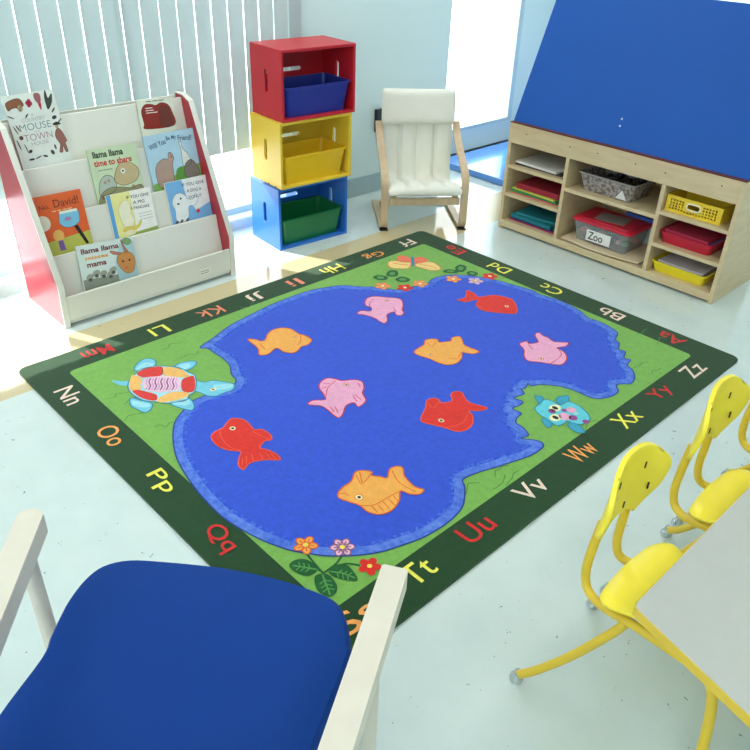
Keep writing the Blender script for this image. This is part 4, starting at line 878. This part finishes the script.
# ================================================================== YELLOW CHAIRS
YP = M('yellow_plastic', (248, 228, 62), rough=.35, noise=.015); YT = M('yellow_tube', (222, 190, 50), rough=.3, noise=.01)
def yellow_chair():
    t = thing('classroom_chair', 'yellow classroom chair at the end of the grey table, nearest the camera', 'chair', (.502, 0, 0), 0, 'yellow chairs along the table')
    # back plate
    g = MB(); nu, nv = 16, 14; vs = []
    def W(v): return .064+.056*math.sin(PI/2*min(1, max(0, v/.42)))
    for j in range(nv+1):
        v = j/nv
        for i in range(nu+1):
            u = -1+2*i/nu; ww = W(v)*(1-.30*max(0, (v-.70)/.30)**2.2); xx = u*ww
            z = .445+.200*v-.030*(abs(u)**3)*v+.030*(1-u*u)*(1-v)
            y = -.361-.032*(xx/.115)**2*min(1, .35+v)
            vs.append((xx, y, z))
    fs = [(j*(nu+1)+i, j*(nu+1)+i+1, (j+1)*(nu+1)+i+1, (j+1)*(nu+1)+i) for j in range(nv) for i in range(nu)]
    g.add(vs, fs, YP); bk = g.build('backrest', t, solid=.011, bevel=.003)
    q = MB()
    for (xx, z) in ((.050, .585), (.075, .520), (-.050, .585), (.008, .497)):
        y = -.361-.032*(xx/.115)**2-.0062; q.box((xx-.0022, y-.001, z-.008), (xx+.0022, y+.002, z+.008), BLACK)
    q.build('rivet_slots', bk)
    # seat
    s_ = MB(); nu, nv = 14, 16; vs = []
    for j in range(nv+1):
        v = j/nv
        for i in range(nu+1):
            u = -1+2*i/nu; e = abs(2*v-1); hw = (.149-.046*min(1, v/.4))*(1-.26*max(0, (e-.66)/.34)**2.4)
            xx = .014+u*hw; y = -.402-.285*v+.010*(u*u)*(1-v)*-1
            z = .353-.006*(1-u*u)-.016*max(0, (v-.75)/.25)**2+.008*max(0, (.25-v)/.25)**2*0-.010*max(0, (abs(u)-.7)/.3)**2-.014*max(0, (.16-v)/.16)**2
            vs.append((xx, y, z))
    fs = [(j*(nu+1)+i, (j+1)*(nu+1)+i, (j+1)*(nu+1)+i+1, j*(nu+1)+i+1) for j in range(nv) for i in range(nu)]
    s_.add(vs, fs, YP); s_.build('seat', t, solid=.010, bevel=.003)
    for sx in (-1, 1):
        pth = [(sx*.050, -.357, .475), (sx*.054, -.356, .45), (sx*.058, -.354, .41), (sx*.062, -.353, .345), (sx*.067, -.365, .306), (sx*.078, -.395, .296), (sx*.092, -.44, .308), (sx*.102, -.50, .325), (sx*.104, -.64, .327)]
        p = MB(); p.tube(spline(pth, 5, False), .0100, YT, 12); p.build('back_tube', t)
        pth = [(sx*.100, -.480, .315), (sx*.108, -.455, .26), (sx*.128, -.395, .15), (sx*.148, -.335, .06), (sx*.163, -.300, .022)]
        p = MB(); p.tube(spline(pth, 5, False), .0105, YT, 12); lg = p.build('leg', t)
        q = MB(); q.tube([(sx*.163, -.296, 0), (sx*.163, -.296, .006), (sx*.163, -.297, .012), (sx*.163, -.298, .020), (sx*.163, -.300, .030)], [.015, .0165, .0165, .012, .011], CHROME, 16); q.build('glide', lg)
        pth = [(sx*.104, -.62, .326), (sx*.106, -.665, .31), (sx*.124, -.69, .24), (sx*.152, -.71, .10), (sx*.163, -.72, .022)]
        p = MB(); p.tube(spline(pth, 5, False), .0105, YT, 12); lg = p.build('leg', t)
        q = MB(); q.tube([(sx*.163, -.722, 0), (sx*.163, -.722, .012), (sx*.163, -.721, .020), (sx*.163, -.720, .030)], [.0165, .0165, .012, .011], CHROME, 16); q.build('glide', lg)
    return t
y1 = yellow_chair()
dup(y1, (.502+.392, 0, 0), 'middle yellow classroom chair of the row along the grey table')
dup(y1, (.502+.784, 0, 0), 'farthest yellow classroom chair, partly outside the right edge')

# ================================================================== TABLE
tb = thing('classroom_table', 'grey-topped classroom table with yellow edge in the near right corner', 'table', (0, 0, 0))
TT = M('grey_laminate', (180, 183, 178), rough=.35, noise=.02, nscale=30); TE = M('yellow_edging', (214, 182, 56), rough=.4, noise=.02)
TZ_ = .55
A0 = on_z(634, 606, TZ_); B0 = on_z(752, 485, TZ_); C0 = on_z(696, 664, TZ_)
dv = (C0-A0).normalized(); C1 = A0+dv*.66
out = [(A0.x+.012, A0.y+.001), (A0.x+.003, A0.y-.002), (A0.x-.002, A0.y-.012), (C1.x, C1.y+.02), (C1.x+.02, C1.y), (2.3, C1.y), (2.3, A0.y)]
p = MB(); p.prism([out], TZ_-.022, TZ_, TT); tp = p.build('table_top', tb, bevel=.0015)
eo = [(a, b_) for a, b_ in out]
cc = Vector((1.3, -.85)); oo = [(a+(-.0015 if a < 1 else .0015), b_+(.0015 if b_ > -.8 else -.0015)) for a, b_ in out]
p = MB(); p.prism([oo, out], TZ_-.021, TZ_-.0015, TE); p.build('edge_banding', tb)
for lx, ly in ((.95, -.86), (2.15, -.66), (.60, -1.10), (2.15, -1.10)):
    p = MB(); p.tube([(lx, ly, 0), (lx, ly, TZ_-.022)], .016, CHROME, 14); p.build('leg', tb)

# ================================================================== LIGHT
W = bpy.data.worlds.new('outside'); bpy.context.scene.world = W; W.use_nodes = True
bg = W.node_tree.nodes['Background']; bg.inputs[0].default_value = (.90, .97, 1, 1); bg.inputs[1].default_value = 3.6
def sun(d, e, ang_=.6):
    l = bpy.data.lights.new('sun', 'SUN'); l.energy = e; l.angle = math.radians(ang_); l.color = (1, .98, .94); o = bpy.data.objects.new('sun', l); COL.objects.link(o)
    o.rotation_euler = Vector(d).normalized().to_track_quat('-Z', 'Y').to_euler()
sun((.45, -1, -.62), 8)

cam = bpy.data.cameras.new('camera'); co = bpy.data.objects.new('camera', cam); COL.objects.link(co)
co.matrix_world = Matrix(((CR.x, CU.x, -_f.x, CAM.x), (CR.y, CU.y, -_f.y, CAM.y), (CR.z, CU.z, -_f.z, CAM.z), (0, 0, 0, 1)))
cam.sensor_width = 36; cam.lens = 36*FPX/750; cam.shift_y = -3.5/750; cam.clip_start = .02
bpy.context.scene.camera = co
vs_ = bpy.context.scene.view_settings; vs_.view_transform = 'Standard'; vs_.look = 'None'; vs_.exposure = .32; vs_.gamma = 1; vs_.use_curve_mapping = False
